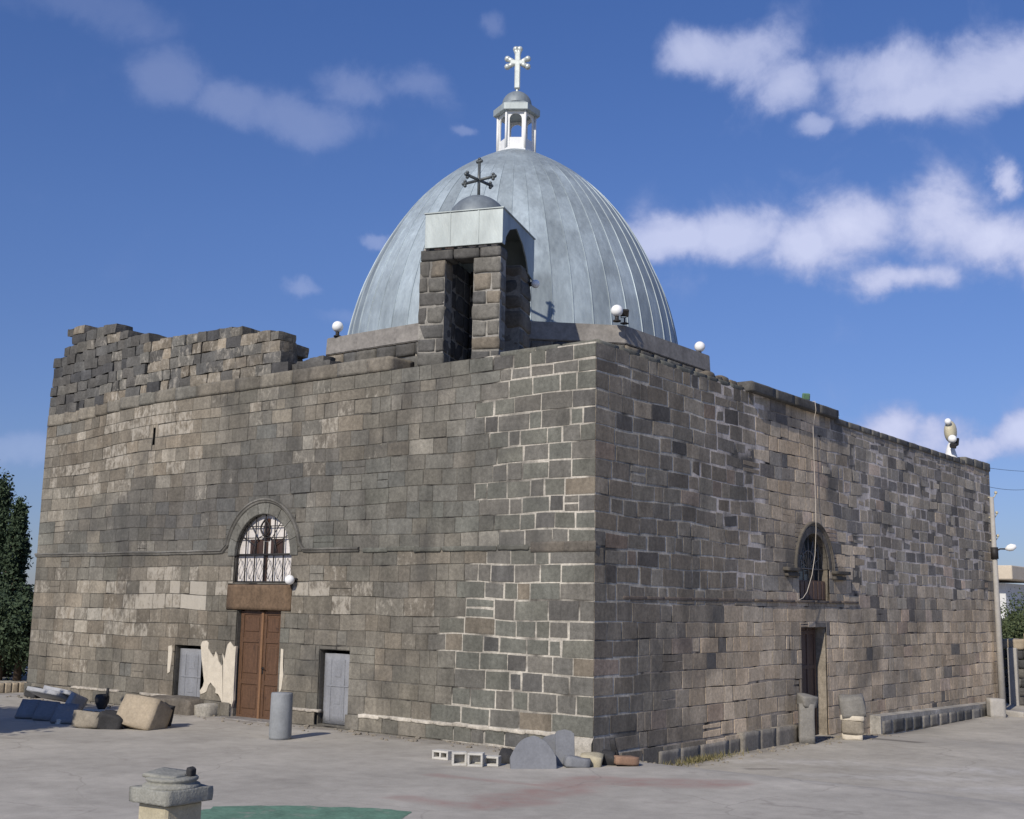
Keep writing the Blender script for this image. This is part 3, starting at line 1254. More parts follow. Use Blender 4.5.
def ruined_parapet():
    out = [(47, 400), (52, 365), (60, 351), (67, 345), (70, 331), (80, 328), (115, 326), (117, 334), (136, 332), (150, 338), (160, 334), (175, 333),
           (190, 330), (202, 326), (216, 324), (235, 325), (238, 333), (265, 331), (283, 336), (290, 346), (293, 362), (302, 368)]
    pr = [(on_y(*p).x, on_y(*p).z) for p in out]

    def topz(x):
        if x <= pr[0][0]:
            return pr[0][1]
        for (a, b) in zip(pr, pr[1:]):
            if a[0] <= x <= b[0] and b[0] > a[0]:
                return a[1] + (b[1] - a[1]) * (x - a[0]) / (b[0] - a[0])
        return pr[-1][1]
    bm = bmesh.new()
    r = random.Random(41)
    n = 0
    for layer, (yc, dp) in enumerate(((.28, .56), (.80, .5))):
        x = -LX - .05
        for row in range(0, 12):
            h = .28
            x = -LX - .02 + r.uniform(0, .1) + layer * .05
            while x < -9.15 - layer * .5:
                l_ = r.uniform(.26, .66)
                xc = x + l_ / 2
                zb = 8.0 - .25 * sstep(-13.5, -18.8, xc) + row * h
                tz = topz(xc) - (0 if layer == 0 else r.uniform(.0, .25))
                if zb + h * .55 < tz:
                    hh = min(h, tz - zb + .06) if zb + h > tz else h
                    dark = r.random() < .25 + .6 * sstep(-14.8, -17.0, xc - .2 * row)
                    t = pick(r, [(1.2, DARK), (4, DGREY), (.8, GREY)]) if dark else pick(r, [(3, BROWN), (4, GREY), (.5, TAN), (1.5, DGREY)])
                    rock(bm, (xc, yc + r.uniform(-.03, .02), zb + hh / 2), (l_ - .012, dp, hh - .006), rot=(r.uniform(-.03, .03), r.uniform(-.025, .025), r.uniform(-.04, .04)),
                         rough=.08, seed=2000 + n, tone=jitter(t, .2, r), lime=.08 if dark else .25, nseg=4, pw=.09, flat=True)
                    n += 1
                x += l_
    # loose stones at the broken right end
    for (px, py, s) in ((308, 366, .34), (298, 370, .26), (320, 367, .4), (330, 364, .22)):
        p = on_y(px, py, .3)
        rock(bm, (p.x, .35, 8.05 + s * .3), (s * 1.3, .4, s * .7), rough=.14, seed=int(px), tone=DGREY, lime=.05, pw=.15, flat=True)
    return bm


obj('ruined_parapet', ruined_parapet(), STONE, church)

# coping slabs and the raised end of the side wall
bm = bmesh.new()
yy = 6.2
k = 0
for l_ in (1.3, 1.05, 1.5, 1.22):
    rock(bm, (-.3, yy + l_ / 2, 7.79), (.92, l_ - .012, .23), rough=.02, seed=60 + k, tone=jitter(DGREY, .15, rnd), lime=.03, nseg=6, pw=.04)
    yy += l_
    k += 1
for (y, l_, h) in ((22.2, .9, .25), (23.15, .95, .27), (24.1, .82, .28)):
    rock(bm, (-.36, y + l_ / 2, 7.62 + h / 2), (.8, l_, h), rough=.03, seed=80 + k, tone=jitter(GREY, .15, rnd), lime=.04, nseg=5, pw=.08)
    k += 1
for (y, s) in ((4.7, .28), (5.05, .22), (5.35, .3), (5.75, .24), (6.05, .2)):
    rock(bm, (-.25, y, 7.69 + s * .3), (.4, s * 1.2, s * .75), rough=.12, seed=90 + k, tone=jitter(BROWN, .2, rnd), lime=.12, pw=.3)
    k += 1
yy = 11.3
while yy < 22.1:
    l_ = rnd.uniform(.6, 1.1)
    l_ = min(l_, 22.15 - yy)
    rock(bm, (-.40, yy + l_ / 2, 7.66), (.86, l_ - .01, .16), rough=.04, seed=120 + k, tone=jitter(GREY, .15, rnd), lime=.05, nseg=4, pw=.08)
    yy += l_
    k += 1
yy = .05
while yy < 6.1:
    l_ = min(rnd.uniform(.5, .9), 6.18 - yy)
    rock(bm, (-.42, yy + l_ / 2, 7.70), (.84, l_ - .01, .11), rough=.04, seed=160 + k, tone=jitter(GREEN, .15, rnd), lime=.05, nseg=4, pw=.08)
    yy += l_
    k += 1
xx = -2.35
while xx < -.9:
    l_ = min(rnd.uniform(.4, .7), -.86 - xx)
    rock(bm, (xx + l_ / 2, .42, 7.70), (l_ - .01, .84, .11), rough=.04, seed=190 + k, tone=jitter(GREEN, .15, rnd), lime=.05, nseg=4, pw=.08)
    xx += l_
    k += 1
obj('coping', bm, STONE, church)


# string course with the hood over the front window
def moulding(path, prof, cl_tone, lime=.08, seg=None):
    """path: list of (point, outward, side) ; prof: list of (out, side) offsets"""
    bm = bmesh.new()
    lay = tone_layers(bm)
    rings = []
    for i, (p, o_, s_) in enumerate(path):
        ring = []
        for (a, b) in prof:
            jj = .006 * mn.noise(Vector((p.x * 3, p.z * 3 + p.y * 3, a * 40 + b * 30)))
            v = bm.verts.new(p + o_ * (a + jj) + s_ * (b + jj))
            c = cl_tone(p)
            v[lay[0]] = (*c, 1)
            v[lay[1]] = lime
            ring.append(v)
        rings.append(ring)
    for A, B in zip(rings, rings[1:]):
        for k in range(len(prof)):
            k2 = (k + 1) % len(prof)
            bm.faces.new((A[k], A[k2], B[k2], B[k]))
    bm.faces.new(rings[0])
    bm.faces.new(list(reversed(rings[-1])))
    bmesh.ops.recalc_face_normals(bm, faces=bm.faces)
    return bm


OUT = Vector((0, -1, 0))
PROF = [(-.03, .075), (.06, .065), (.07, .03), (.045, .01), (.035, -.025), (.012, -.045), (-.03, -.05)]


def str_tone(p):
    n = fnoise(p.x + p.y, p.z, .9, 3)
    k = max(.5, 1 + .6 * n)
    return (.142 * k, .134 * k, .117 * k)


def hood_path():
    pts = []
    x = -LX - .02
    while x < -10.85:
        pts.append((Vector((x, 0, 3.80 + .015 * fnoise(x, 0, .8))), OUT, Vector((0, 0, 1))))
        x += .22
    # sweep up over the arch
    rad = 1.27
    cx, cz = FA[0], FA[2]
    pts.append((Vector((-10.72, 0, 3.81)), OUT, Vector((-.25, 0, .97)).normalized()))
    for k in range(0, 33):
        a = PI - R_(12) - (PI - R_(24)) * k / 32
        d = Vector((math.cos(a), 0, math.sin(a)))
        pts.append((Vector((cx, 0, cz)) + d * rad, OUT, d))
    pts.append((Vector((-7.88, 0, 3.81)), OUT, Vector((.25, 0, .97)).normalized()))
    x = -7.75
    while x < -6.1:
        pts.append((Vector((x, 0, 3.80)), OUT, Vector((0, 0, 1))))
        x += .22
    pts.append((Vector((-6.12, 0, 3.80)), OUT, Vector((0, 0, 1))))
    return pts


obj('string_course', moulding(hood_path(), PROF, str_tone), STONE, church)
# worn remains of the string course further right: broken pieces
bm = bmesh.new()
r = random.Random(77)
x = -6.0
k = 0
while x < -2.0:
    l_ = r.uniform(.35, .8)
    rock(bm, (x + l_ / 2, .0, 3.80 + r.uniform(-.015, .015)), (l_ + .02, .045 + r.uniform(0, .04), .10), rough=.14, seed=400 + k, tone=jitter(GREEN, .12, r), lime=.12, nseg=4, pw=.15)
    x += l_ + r.choice((0, 0, .05))
    k += 1
while x < .02:
    l_ = min(r.uniform(.5, .9), .03 - x)
    rock(bm, (x + l_ / 2, .0, 3.80), (l_, .03, .2), rough=.06, seed=430 + k, tone=jitter((.12, .105, .085), .1, r), lime=.04, nseg=4, pw=.1)
    x += l_
    k += 1
obj('string_course', bm, STONE, church)


# arch rings
def arch_ring(M, uc, rad, vs_, width, out, back, tone, seed, a0=0.0, a1=PI, nst=9, inner=-.03):
    bm = bmesh.new()
    lay = tone_layers(bm)
    r = random.Random(seed)
    for s in range(nst):
        t0 = a0 + (a1 - a0) * s / nst + .006
        t1 = a0 + (a1 - a0) * (s + 1) / nst - .006
        tn = jitter(tone, .14, r)
        o_ = out + r.uniform(-.004, .006)
        n = 5
        G = []
        for k in range(n):
            t = t0 + (t1 - t0) * k / (n - 1)
            c, sn = math.cos(t), math.sin(t)
            ring = []
            for (rr_, w_) in ((rad + inner, back), (rad + inner, o_ - .012), (rad + inner + .012, o_), (rad + width - .012, o_), (rad + width, o_ - .012), (rad + width, back)):
                v = bm.verts.new(M(uc + rr_ * c, vs_ + rr_ * sn, w_))
                v[lay[0]] = (*tn, 1)
                v[lay[1]] = .05
                ring.append(v)
            G.append(ring)
        fs = []
        for A, B in zip(G, G[1:]):
            for q in range(6):
                fs.append(bm.faces.new((A[q], A[(q + 1) % 6], B[(q + 1) % 6], B[q])))
        fs.append(bm.faces.new(G[0]))
        fs.append(bm.faces.new(list(reversed(G[-1]))))
        bmesh.ops.recalc_face_normals(bm, faces=fs)
    return bm


obj('arch_ring', arch_ring(ML, FA[0] + LX, FA[1], FA[2], .22, .03, -.5, (.15, .145, .125), 3), STONE, church)
obj('arch_ring', arch_ring(MR, RA[0], RA[1], RA[2], .16, .02, -.6, (.13, .115, .095), 4), STONE, church)
# side hood: a plain projecting half ring and its two stepped imposts
hp = [(Vector((0, RA[0] + 1.10 * math.cos(PI - PI * k / 36), RA[2] - .03 + 1.14 * math.sin(PI - PI * k / 36))), Vector((1, 0, 0)),
       Vector((0, math.cos(PI - PI * k / 36), math.sin(PI - PI * k / 36)))) for k in range(37)]
obj('hood_mould', moulding(hp, [(a, b * .9) for a, b in PROF], lambda p: (.12, .105, .085)), STONE, church)
for (y0, y1, z, d) in ((8.05, 8.85, 3.66, .13), (8.15, 8.85, 3.54, .08), (10.9, 11.85, 3.66, .14), (10.95, 11.65, 3.52, .09)):
    bm = bmesh.new()
    rock(bm, (d / 2 - .03, (y0 + y1) / 2, z), (d + .06, y1 - y0, .085), rough=.05, seed=int(y0 * 100 + z * 10), tone=(.10, .088, .072), lime=.03, nseg=5, pw=.08)
    obj('impost', bm, STONE, church)
# thin ledge running below the side window
bm = bmesh.new()
y = 1.0
k = 0
while y < 11.9:
    l_ = r.uniform(.6, 1.2)
    rock(bm, (.0, y + l_ / 2, 2.87 + .004 * k), (.02 if y < 6 else .08, l_ + .01, .06), rough=.08, seed=500 + k, tone=jitter((.15, .12, .095), .15, r), lime=.05, nseg=4, pw=.12)
    y += l_
    k += 1
obj('ledge', bm, STONE, church)

# narrow slit high on the left, its inner shade a black box
bm = bmesh.new()
box(bm, ((SLIT[0] + SLIT[1]) / 2, .16, (SLIT[2] + SLIT[3]) / 2), (.16, .2, .54))
obj('slit_shade_box', bm, BLACKM, church)

# lintels
bm = bmesh.new()
rock(bm, ((LINT[0] + LINT[1]) / 2, .2, (LINT[2] + LINT[3]) / 2), (LINT[1] - LINT[0] - .02, .44, LINT[3] - LINT[2] - .03), rough=.012, seed=71,
     tone=(.145, .098, .062), lime=-.02, nseg=8, pw=.02)
obj('lintel', bm, STONE, church)


# reveals: the sides of a rectangular opening
def reveal(M, u0, u1, v0, v1, depth, mats, head=True, sill=True, tone=(.13, .12, .1), name='reveal'):
    t = .1
    parts = [((u0 - t, u0 + .005), (v0 - (t if sill else 0), v1 + (t if head else 0))), ((u1 - .005, u1 + t), (v0 - (t if sill else 0), v1 + (t if head else 0)))]
    if head:
        parts.append(((u0 + .005, u1 - .005), (v1 - .005, v1 + t)))
    if sill:
        parts.append(((u0 + .005, u1 - .005), (v0 - t, v0 + .012)))
    for (a, b), (c, d) in parts:
        bm = bmesh.new()
        lay = tone_layers(bm)
        n = max(1, int((d - c) / .36)) if d - c > 1 else 1
        for q in range(n):
            c0, c1 = c + (d - c) * q / n, c + (d - c) * (q + 1) / n
            vsx = [bm.verts.new(M(x, y, w_)) for w_ in (-.035, -depth) for (x, y) in ((a, c0), (b, c0), (b, c1), (a, c1))]
            tn = jitter(tone, .15, rnd)
            for v in vsx:
                v[lay[0]] = (*tn, 1)
                v[lay[1]] = .05
            fs = [bm.faces.new([vsx[i] for i in ids]) for ids in ((0, 1, 2, 3), (7, 6, 5, 4), (0, 4, 5, 1), (1, 5, 6, 2), (2, 6, 7, 3), (3, 7, 4, 0))]
            bmesh.ops.recalc_face_normals(bm, faces=fs)
        obj(name, bm, mats, church)


fwu = (FW[0] + LX, FW[1] + LX)
reveal(ML, fwu[0], fwu[1], FW[2], FW[3], .5, STONE, head=False)
reveal(ML, FD[0] + LX, FD[1] + LX, FD[2], FD[3], .5, STONE, head=False, sill=False)
reveal(ML, SD1[0] + LX, SD1[1] + LX, SD1[2], SD1[3], .4, STONE, sill=True)
reveal(ML, SD2[0] + LX, SD2[1] + LX, SD2[2], SD2[3], .4, STONE, sill=True)
reveal(MR, RW[0], RW[1], RW[2], RW[3], .7, STONE, head=False, tone=(.17, .145, .11))
reveal(MR, RD[0], RD[1], RD[2], RD[3], .75, STONE, sill=False, tone=(.22, .19, .15))


# ---- front window: pane of white panels with dark squares, iron grille
def arch_outline(M, uc, ra, vsp, v0, w_, n=24):
    pts = [M(uc - ra, v0, w_), M(uc + ra, v0, w_)]
    pts += [M(uc + ra * math.cos(PI * k / n), vsp + ra * math.sin(PI * k / n), w_) for k in range(n + 1)]
    # spring points repeat when v0 == vsp; drop duplicates
    out = []
    for p in pts:
        if not out or (p - out[-1]).length > 1e-4:
            out.append(p)
    return out


win = bpy.data.objects.new('window', None)
col.objects.link(win)
win.parent = church
uc = FA[0] + LX
bm = bmesh.new()
prism(bm, arch_outline(ML, uc, FA[1] + .02, FA[2], FW[2] + .01, -.13), Vector((0, .04, 0)))
obj('pane', bm, WHITEPANEL, win)
bm = bmesh.new()
for (a, b, c, d) in ((-.56, -.12, .68, 1.02), (.16, .56, .68, 1.02), (-.10, .10, .98, 1.5), (-.05, .05, .03, .96)):
    p0 = ML(uc + (a + b) / 2, FW[2] + (c + d) / 2, -.118)
    box(bm, p0, (b - a, .03, d - c), bev=.004)
obj('dark_glazing', bm, REDGLASS, win)
bm = bmesh.new()
for u in (-.985, -.66, -.33, 0.0, .33, .66, .985):
    top = FA[2] + math.sqrt(max(0, .985 ** 2 - u * u))
    tube(bm, [ML(uc + u, FW[2], -.06), ML(uc + u, max(top, FW[3] + .02), -.06)], .016 if abs(u) < .9 else .022, 6)
for v, rr_ in ((FW[2] + .03, .02), (FW[2] + .66, .026), (FW[2] + 1.05, .012), (FW[2] + 1.32, .012)):
    h = .985 if v < FA[2] else math.sqrt(max(0, .985 ** 2 - (v - FA[2]) ** 2))
    tube(bm, [ML(uc - h, v, -.06), ML(uc + h, v, -.06)], rr_, 6)
tube(bm, [ML(uc + .985 * math.cos(PI * k / 24), FA[2] + .985 * math.sin(PI * k / 24), -.06) for k in range(25)], .024, 6)
for i in range(6):       # little diamonds in the lower row
    u = -.82 + .328 * i
    q = [(u, .33 - .24), (u + .12, .33), (u, .33 + .24), (u - .12, .33), (u, .33 - .24)]
    for a, b in zip(q, q[1:]):
        tube(bm, [ML(uc + a[0], FW[2] + a[1], -.06), ML(uc + b[0], FW[2] + b[1], -.06)], .008, 4)
for k in (30, 55, 90, 125, 150):     # fan bars
    a = R_(k)
    tube(bm, [ML(uc + .38 * math.cos(a), FA[2] + .05 + .38 * math.sin(a), -.055), ML(uc + .96 * math.cos(a), FA[2] + .96 * math.sin(a), -.055)], .011, 5)
tube(bm, [ML(uc + .42 * math.cos(PI * k / 16), FA[2] + .05 + .42 * math.sin(PI * k / 16), -.055) for k in range(17)], .012, 5)
# a scrolled crest under the head of the arch
for sx in (-1, 1):
    tube(bm, [ML(uc + sx * (.02 + .13 * math.sin(t * 1.1)), FA[2] + .45 + .4 * t / 3.0, -.05) for t in [k * .25 for k in range(13)]], .022, 5)
obj('grille', bm, IRON, win)


# ---- brown double door
door = bpy.data.objects.new('door', None)
col.objects.link(door)
door.parent = church
dx0, dx1, dz0, dz1 = FD
mid = (dx0 + dx1) / 2 + .06


def door_leaf(x0, x1):
    bm = bmesh.new()
    h = dz1 - dz0
    box(bm, ((x0 + x1) / 2, 0.160, (dz0 + dz1) / 2), (x1 - x0, .05, h - .02))
    w_ = x1 - x0
    for x in (x0 + .06, x1 - .06):
        box(bm, (x, 0.125, (dz0 + dz1) / 2), (.11, .03, h - .03), bev=.006)
    for zf in (.02, .34, .72, .975):
        box(bm, ((x0 + x1) / 2, 0.126, dz0 + h * zf + .02), (w_ - .235, .028, .11), bev=.006)
    for (za, zb) in ((.08, .32), (.40, .69), (.78, .95)):
        box(bm, ((x0 + x1) / 2, 0.129, dz0 + h * (za + zb) / 2 + .02), (w_ - .30, .02, h * (zb - za) - .09), bev=.012)
    o = obj('door_leaf', bm, WOOD, door)
    bm = bmesh.new()
    if x0 > dx0 + .3:
        box(bm, (x0 + .06, 0.100, dz0 + h * .46), (.035, .02, .16), bev=.005)
        tube(bm, [(x0 + .06, 0.100, dz0 + h * .48), (x0 + .06, 0.060, dz0 + h * .48), (x0 + .16, 0.055, dz0 + h * .48)], .011, 6)
        obj('handle', bm, IRON, o)
    else:
        bm.free()


door_leaf(dx0 + .03, mid - .006)
door_leaf(mid + .006, dx1 - .03)
bm = bmesh.new()
box(bm, (mid, 0.095, (dz0 + dz1) / 2), (.075, .035, dz1 - dz0 - .04), bev=.008)
obj('cover_strip', bm, WOOD_STRIP, door)
bm = bmesh.new()
box(bm, ((dx0 + dx1) / 2, .1, -.06), (dx1 - dx0 + .5, .9, .16), bev=.02)
obj('threshold', bm, CEMENT, door)


# ---- old stone doors, one slab each, with carved panels
def stone_door(d, tilt=0.0):
    bm = bmesh.new()
    x0, x1, z0, z1 = d
    h = z1 - z0
    rock(bm, ((x0 + x1) / 2 + .03, .17, (z0 + z1) / 2 - .03), (x1 - x0 - .1, .12, h - .1), rough=.03, seed=int(abs(x0) * 10), nseg=8, pw=.02)
    for q in (-1, 1):
        box(bm, ((x0 + x1) / 2 + .03 + q * (x1 - x0) * .22, .105, (z0 + z1) / 2 - .05), (.02, .02, h - .3), bev=.006)
    box(bm, ((x0 + x1) / 2 + .03, .106, z0 + h * .52), (x1 - x0 - .26, .018, .035), bev=.006)
    for zc in (.34, .70):
        v = box(bm, ((x0 + x1) / 2 + .03, .108, z0 + h * zc), ((x1 - x0) * .2, .014, h * .12), bev=.006)
    return obj('stone_door', bm, DOORSTONE, church)


stone_door(SD1)
stone_door(SD2)

# rough step under the left stone door
bm = bmesh.new()
rock(bm, (-11.75, -.22, .10), (1.5, .62, .52), rough=.07, seed=41, tone=(.15, .13, .105), lime=.08, nseg=7, pw=.16)
rock(bm, (-10.78, -.14, .06), (.5, .42, .36), rough=.1, seed=42, tone=(.30, .28, .24), lime=.1, nseg=5, pw=.2)
obj('door_step', bm, STONE, church)

# ---- plaster left clinging beside the doors
def patch(px, thick, mat, name, off=.018):
    bm = bmesh.new()
    pts = [on_y(*p) for p in px]
    ring = [Vector((p.x, -off, p.z)) for p in pts]
    a = [bm.verts.new(p) for p in ring]
    b = [bm.verts.new(p + Vector((0, off + .04, 0))) for p in ring]
    f = bm.faces.new(a)
    n = len(a)
    fs = [f]
    for i in range(n):
        fs.append(bm.faces.new((a[i], a[(i + 1) % n], b[(i + 1) % n], b[i])))
    bmesh.ops.triangulate(bm, faces=[f])
    bmesh.ops.recalc_face_normals(bm, faces=bm.faces)
    return obj(name, bm, mat, church)


z3 = lambda x, y: (160 + x / 5.12, 630 + y / 5.12)
patch([z3(*p) for p in ((212, 75), (220, 58), (240, 54), (252, 66), (250, 95), (262, 118), (278, 140), (288, 110), (296, 128), (303, 160), (318, 185), (326, 165),
                        (322, 120), (334, 150), (342, 100), (350, 72), (362, 60), (380, 85), (392, 82), (388, 140), (385, 200), (380, 300), (378, 360), (366, 400), (362, 455),
                        (340, 482), (318, 474), (326, 440), (330, 420), (324, 385), (312, 350), (300, 328), (286, 322), (288, 300), (272, 282), (262, 268), (250, 285), (240, 315),
                        (228, 322), (210, 328), (206, 310), (222, 288), (228, 262), (218, 235), (222, 200), (216, 150))], .02, PLASTER, 'plaster_patch')
patch([z3(*p) for p in ((46, 82), (62, 78), (66, 100), (60, 160), (52, 215), (40, 222), (42, 150))], .02, PLASTER, 'plaster_patch')
patch([z3(*p) for p in ((622, 95), (634, 100), (632, 180), (634, 230), (624, 300), (612, 330), (614, 260), (618, 180))], .02, PLASTER, 'plaster_patch')

# lime fillet on top of the plinth course
bm = bmesh.new()
lay = tone_layers(bm)
x = -5.9
k = 0
r = random.Random(15)
while x < -.9:
    l_ = r.uniform(.3, .6)
    rock(bm, (x + l_ / 2, -.025, .335 + r.uniform(-.01, .012)), (l_ + .03, .13, .055 + r.uniform(0, .03)), rough=.25, seed=700 + k, tone=(.46, .42, .35), lime=.05, nseg=4, pw=.2)
    x += l_
    k += 1
obj('mortar_fillet', bm, LIME, church)
for (xa, xb) in ((-8.35, -7.4), (-13.5, -12.5), (-16.5, -14.6)):
    x = xa
    bm = bmesh.new()
    while x < xb:
        rock(bm, (x + .2, -.025, .335), (.44, .13, .06), rough=.25, seed=760 + k, tone=(.40, .36, .30), lime=.05, nseg=4, pw=.2)
        x += .4
        k += 1
    obj('mortar_fillet', bm, LIME, church)


# ---- side wall: low plinth of small blocks in lime with a cement top
def side_plinth():
    bm = bmesh.new()
    lay = tone_layers(bm)
    r = random.Random(19)
    y = 13.3
    zt = lambda y: -.05 - .16 * (y - 13.3) / 10
    n = 0
    # body of lime
    vsx = []
    for yy_, in ((13.2,), (23.6,)):
        for (x_, z_2) in ((-.05, -1.0), (.30, -1.0), (.30, zt(yy_)), (-.05, zt(yy_) + .02)):
            v = bm.verts.new((x_, yy_, z_2))
            v[lay[0]] = (.33, .31, .275, 1)
            vsx.append(v)
    fs = [bm.faces.new([vsx[i] for i in ids]) for ids in ((0, 1, 2, 3), (7, 6, 5, 4), (0, 4, 5, 1), (1, 5, 6, 2), (2, 6, 7, 3), (3, 7, 4, 0))]
    for f in fs:
        f.material_index = 1
    bmesh.ops.recalc_face_normals(bm, faces=fs)
    while y < 23.4:
        l_ = r.uniform(.4, .85)
        z1 = zt(y) - .13
        dk = r.random() < .35
        rock(bm, (.27, y + l_ / 2, z1 - .17), (.10, l_ - .03, .34), rough=.05, seed=800 + n, tone=jitter(DGREY if dk else (.2, .185, .16), .15, r), lime=.04, nseg=4, pw=.08)
        y += l_ + r.uniform(.05, .14)
        n += 1
    return bm


obj('plinth', side_plinth(), [STONE, LIME], church)
bm = bmesh.new()
rr_ = random.Random(4)
for (y0, y1, h, d) in ((5.6, 8.5, .02, .12), (2.2, 5.6, -.10, .05)):
    y = y0
    while y < y1 - .1:
        l_ = min(rr_.uniform(.7, 1.3), y1 - y)
        rock(bm, (d / 2, y + l_ / 2, -.28 + h / 2), (d + .06, l_ - .003, .60 + h), rough=.03, seed=int(y * 31), tone=jitter((.215, .195, .165), .14, rr_), lime=.05, nseg=6, pw=.04)
        y += l_
obj('plinth', bm, STONE, church)

# ---- side window: recess with a dark grille over a timber panel
swin = bpy.data.objects.new('window', None)
col.objects.link(swin)
swin.parent = church
bm = bmesh.new()
prism(bm, arch_outline(MR, RA[0], RA[1] + .02, RA[2], RW[2] + .01, -.30), Vector((-.04, 0, 0)))
obj('pane', bm, GLASSM, swin)
bm = bmesh.new()
box(bm, (-.14, (RW[0] + RW[1]) / 2, RW[2] + .26), (.05, RW[1] - RW[0] - .02, .50), bev=.01)
for k in range(7):
    box(bm, (-.108, RW[0] + .12 + k * .26, RW[2] + .26), (.02, .2, .44), bev=.006)
obj('timber_panel', bm, WOOD_DARK, swin)
bm = bmesh.new()
for u in (-.6, -.3, 0, .3, .6):
    tube(bm, [MR(RA[0] + u, RW[2] + .5, -.16), MR(RA[0] + u, RA[2] + math.sqrt(.88 ** 2 - u * u), -.16)], .014, 5)
for rr2 in (.45, .88):
    tube(bm, [MR(RA[0] + rr2 * math.cos(PI * k / 20), RA[2] + rr2 * math.sin(PI * k / 20), -.16) for k in range(21)], .016, 5)
for k in range(1, 8):
    a = PI * k / 8
    tube(bm, [MR(RA[0] + .1 * math.cos(a), RA[2] + .1 * math.sin(a), -.155), MR(RA[0] + .88 * math.cos(a), RA[2] + .88 * math.sin(a), -.155)], .012, 5)
tube(bm, [MR(RW[0], RA[2], -.16), MR(RW[1], RA[2], -.16)], .018, 5)
obj('grille', bm, GREYIRON, swin)

# ---- side door, standing deep in its recess, one red-brown leaf ajar
sdoor = bpy.data.objects.new('door', None)
col.objects.link(sdoor)
sdoor.parent = church
bm = bmesh.new()
box(bm, (-0.320, 9.95, .8), (.06, 1.05, 2.94))
for z in (-.45, .45, 1.3, 2.15):
    box(bm, (-0.282, 9.95, z), (.02, .98, .1), bev=.006)
for y in (9.52, 9.95, 10.38):
    box(bm, (-0.278, y, .8), (.024, .09, 2.9), bev=.006)
obj('door_leaf', bm, WOOD_DARK, sdoor)
bm = bmesh.new()
box(bm, (-0.300, 9.22, .8), (.07, .36, 2.94))
box(bm, (-0.260, 9.22, .8), (.02, .2, 2.6), bev=.006)
box(bm, (-0.245, 9.36, .8), (.05, .06, 2.9), bev=.008)
obj('door_leaf', bm, WOOD_RED, sdoor)
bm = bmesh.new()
box(bm, (-0.400, 9.75, .8), (.06, 1.7, 3.1))  # black sheet stands for the unlit room behind the leaves
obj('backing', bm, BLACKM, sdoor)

# ------------------------------------------------------------------ drum and dome
DS = 1.0594            # size of the drum and dome
DC = Vector((-8.416, 8.211, 0))
AP = 4.94 * DS
DZ = 9.607


def oct_pts(ap, z):
    rad = ap / math.cos(PI / 8)
    return [DC + Vector((rad * math.cos(PI / 8 + k * PI / 4), rad * math.sin(PI / 8 + k * PI / 4), z)) for k in range(8)]


bm = bmesh.new()
lay = tone_layers(bm)
core = [oct_pts(AP - .05, 7.3), oct_pts(AP - .05, 9.16)]
A = [bm.verts.new(p) for p in core[0]]
B = [bm.verts.new(p) for p in core[1]]
for k in range(8):
    f = bm.faces.new((A[k], A[(k + 1) % 8], B[(k + 1) % 8], B[k]))
    f.material_index = 1
bm.faces.new(B).material_index = 1
for v in A + B:
    v[lay[0]] = (.36, .33, .28, 1)
r = random.Random(61)
n = 0
P = oct_pts(AP, 0)
for k in range(8):
    a, b = P[k], P[(k + 1) % 8]
    d = (b - a)
    ln_ = d.length
    ang = math.atan2(d.y, d.x)
    nrm = Vector((d.y, -d.x, 0)).normalized()
    for row in range(5):
        z0 = 7.36 + row * .355
        s = 0.0
        while s < ln_ - .1:
            l_ = r.uniform(.4, .8)
            l_ = min(l_, ln_ - s)
            if ln_ - s - l_ < .2:
                l_ = ln_ - s
            c = a + d * ((s + l_ / 2) / ln_) - nrm * .10
            rock(bm, (c.x, c.y, z0 + .175), (l_ - .05, .25, .30), rot=(0, 0, ang), rough=.05, seed=3000 + n, tone=jitter(pick(r, [(3, DGREY), (3, GREY), (1, BROWN)]), .15, r),
                 lime=.02, nseg=4, pw=.1)
            n += 1
            s += l_
drum = obj('drum', bm, [STONE, LIME], church)
bm = bmesh.new()
for (ap0, z0, ap1, z1) in ((AP + .03, 9.14, AP + .01, 9.607),):
    A = [bm.verts.new(p) for p in oct_pts(ap0, z0)]
    B = [bm.verts.new(p) for p in oct_pts(ap1, z1)]
    for k in range(8):
        bm.faces.new((A[k], A[(k + 1) % 8], B[(k + 1) % 8], B[k]))
    bm.faces.new(B)
    bm.faces.new(list(reversed(A)))
bmesh.ops.bevel(bm, geom=[e for e in bm.edges], offset=.02, segments=2, affect='EDGES')
obj('cornice', bm, CEMENT, drum)

DH = 6.0 * DS
DR = 4.53 * DS
PROFILE = [(0, 1.0), (.06, .992), (.13, .976), (.22, .947), (.32, .903), (.42, .846), (.52, .778), (.62, .698), (.70, .621), (.78, .526), (.85, .424), (.91, .314), (.96, .198), (.985, .128), (1.0, .085)]


def prof_r(h):
    for (a, b) in zip(PROFILE, PROFILE[1:]):
        if a[0] <= h <= b[0]:
            return a[1] + (b[1] - a[1]) * (h - a[0]) / (b[0] - a[0])
    return PROFILE[-1][1]


# smooth the profile
SM = []
NH = 30
for i in range(NH + 1):
    h = i / NH
    SM.append(sum(prof_r(min(1, max(0, h + o_))) for o_ in (-.04, -.02, 0, .02, .04)) / 5 if 0 < i < NH else prof_r(h))
NSEAM = 54
bm = bmesh.new()
tl = bm.verts.layers.float_color.new('tone')
r = random.Random(12)
seam_tone = [[r.uniform(.86, 1.08) * (.78 if r.random() < .16 else 1) for _ in range(6)] for _ in range(NSEAM)]
seam_cut = [r.uniform(-.6, .6) for _ in range(NSEAM)]
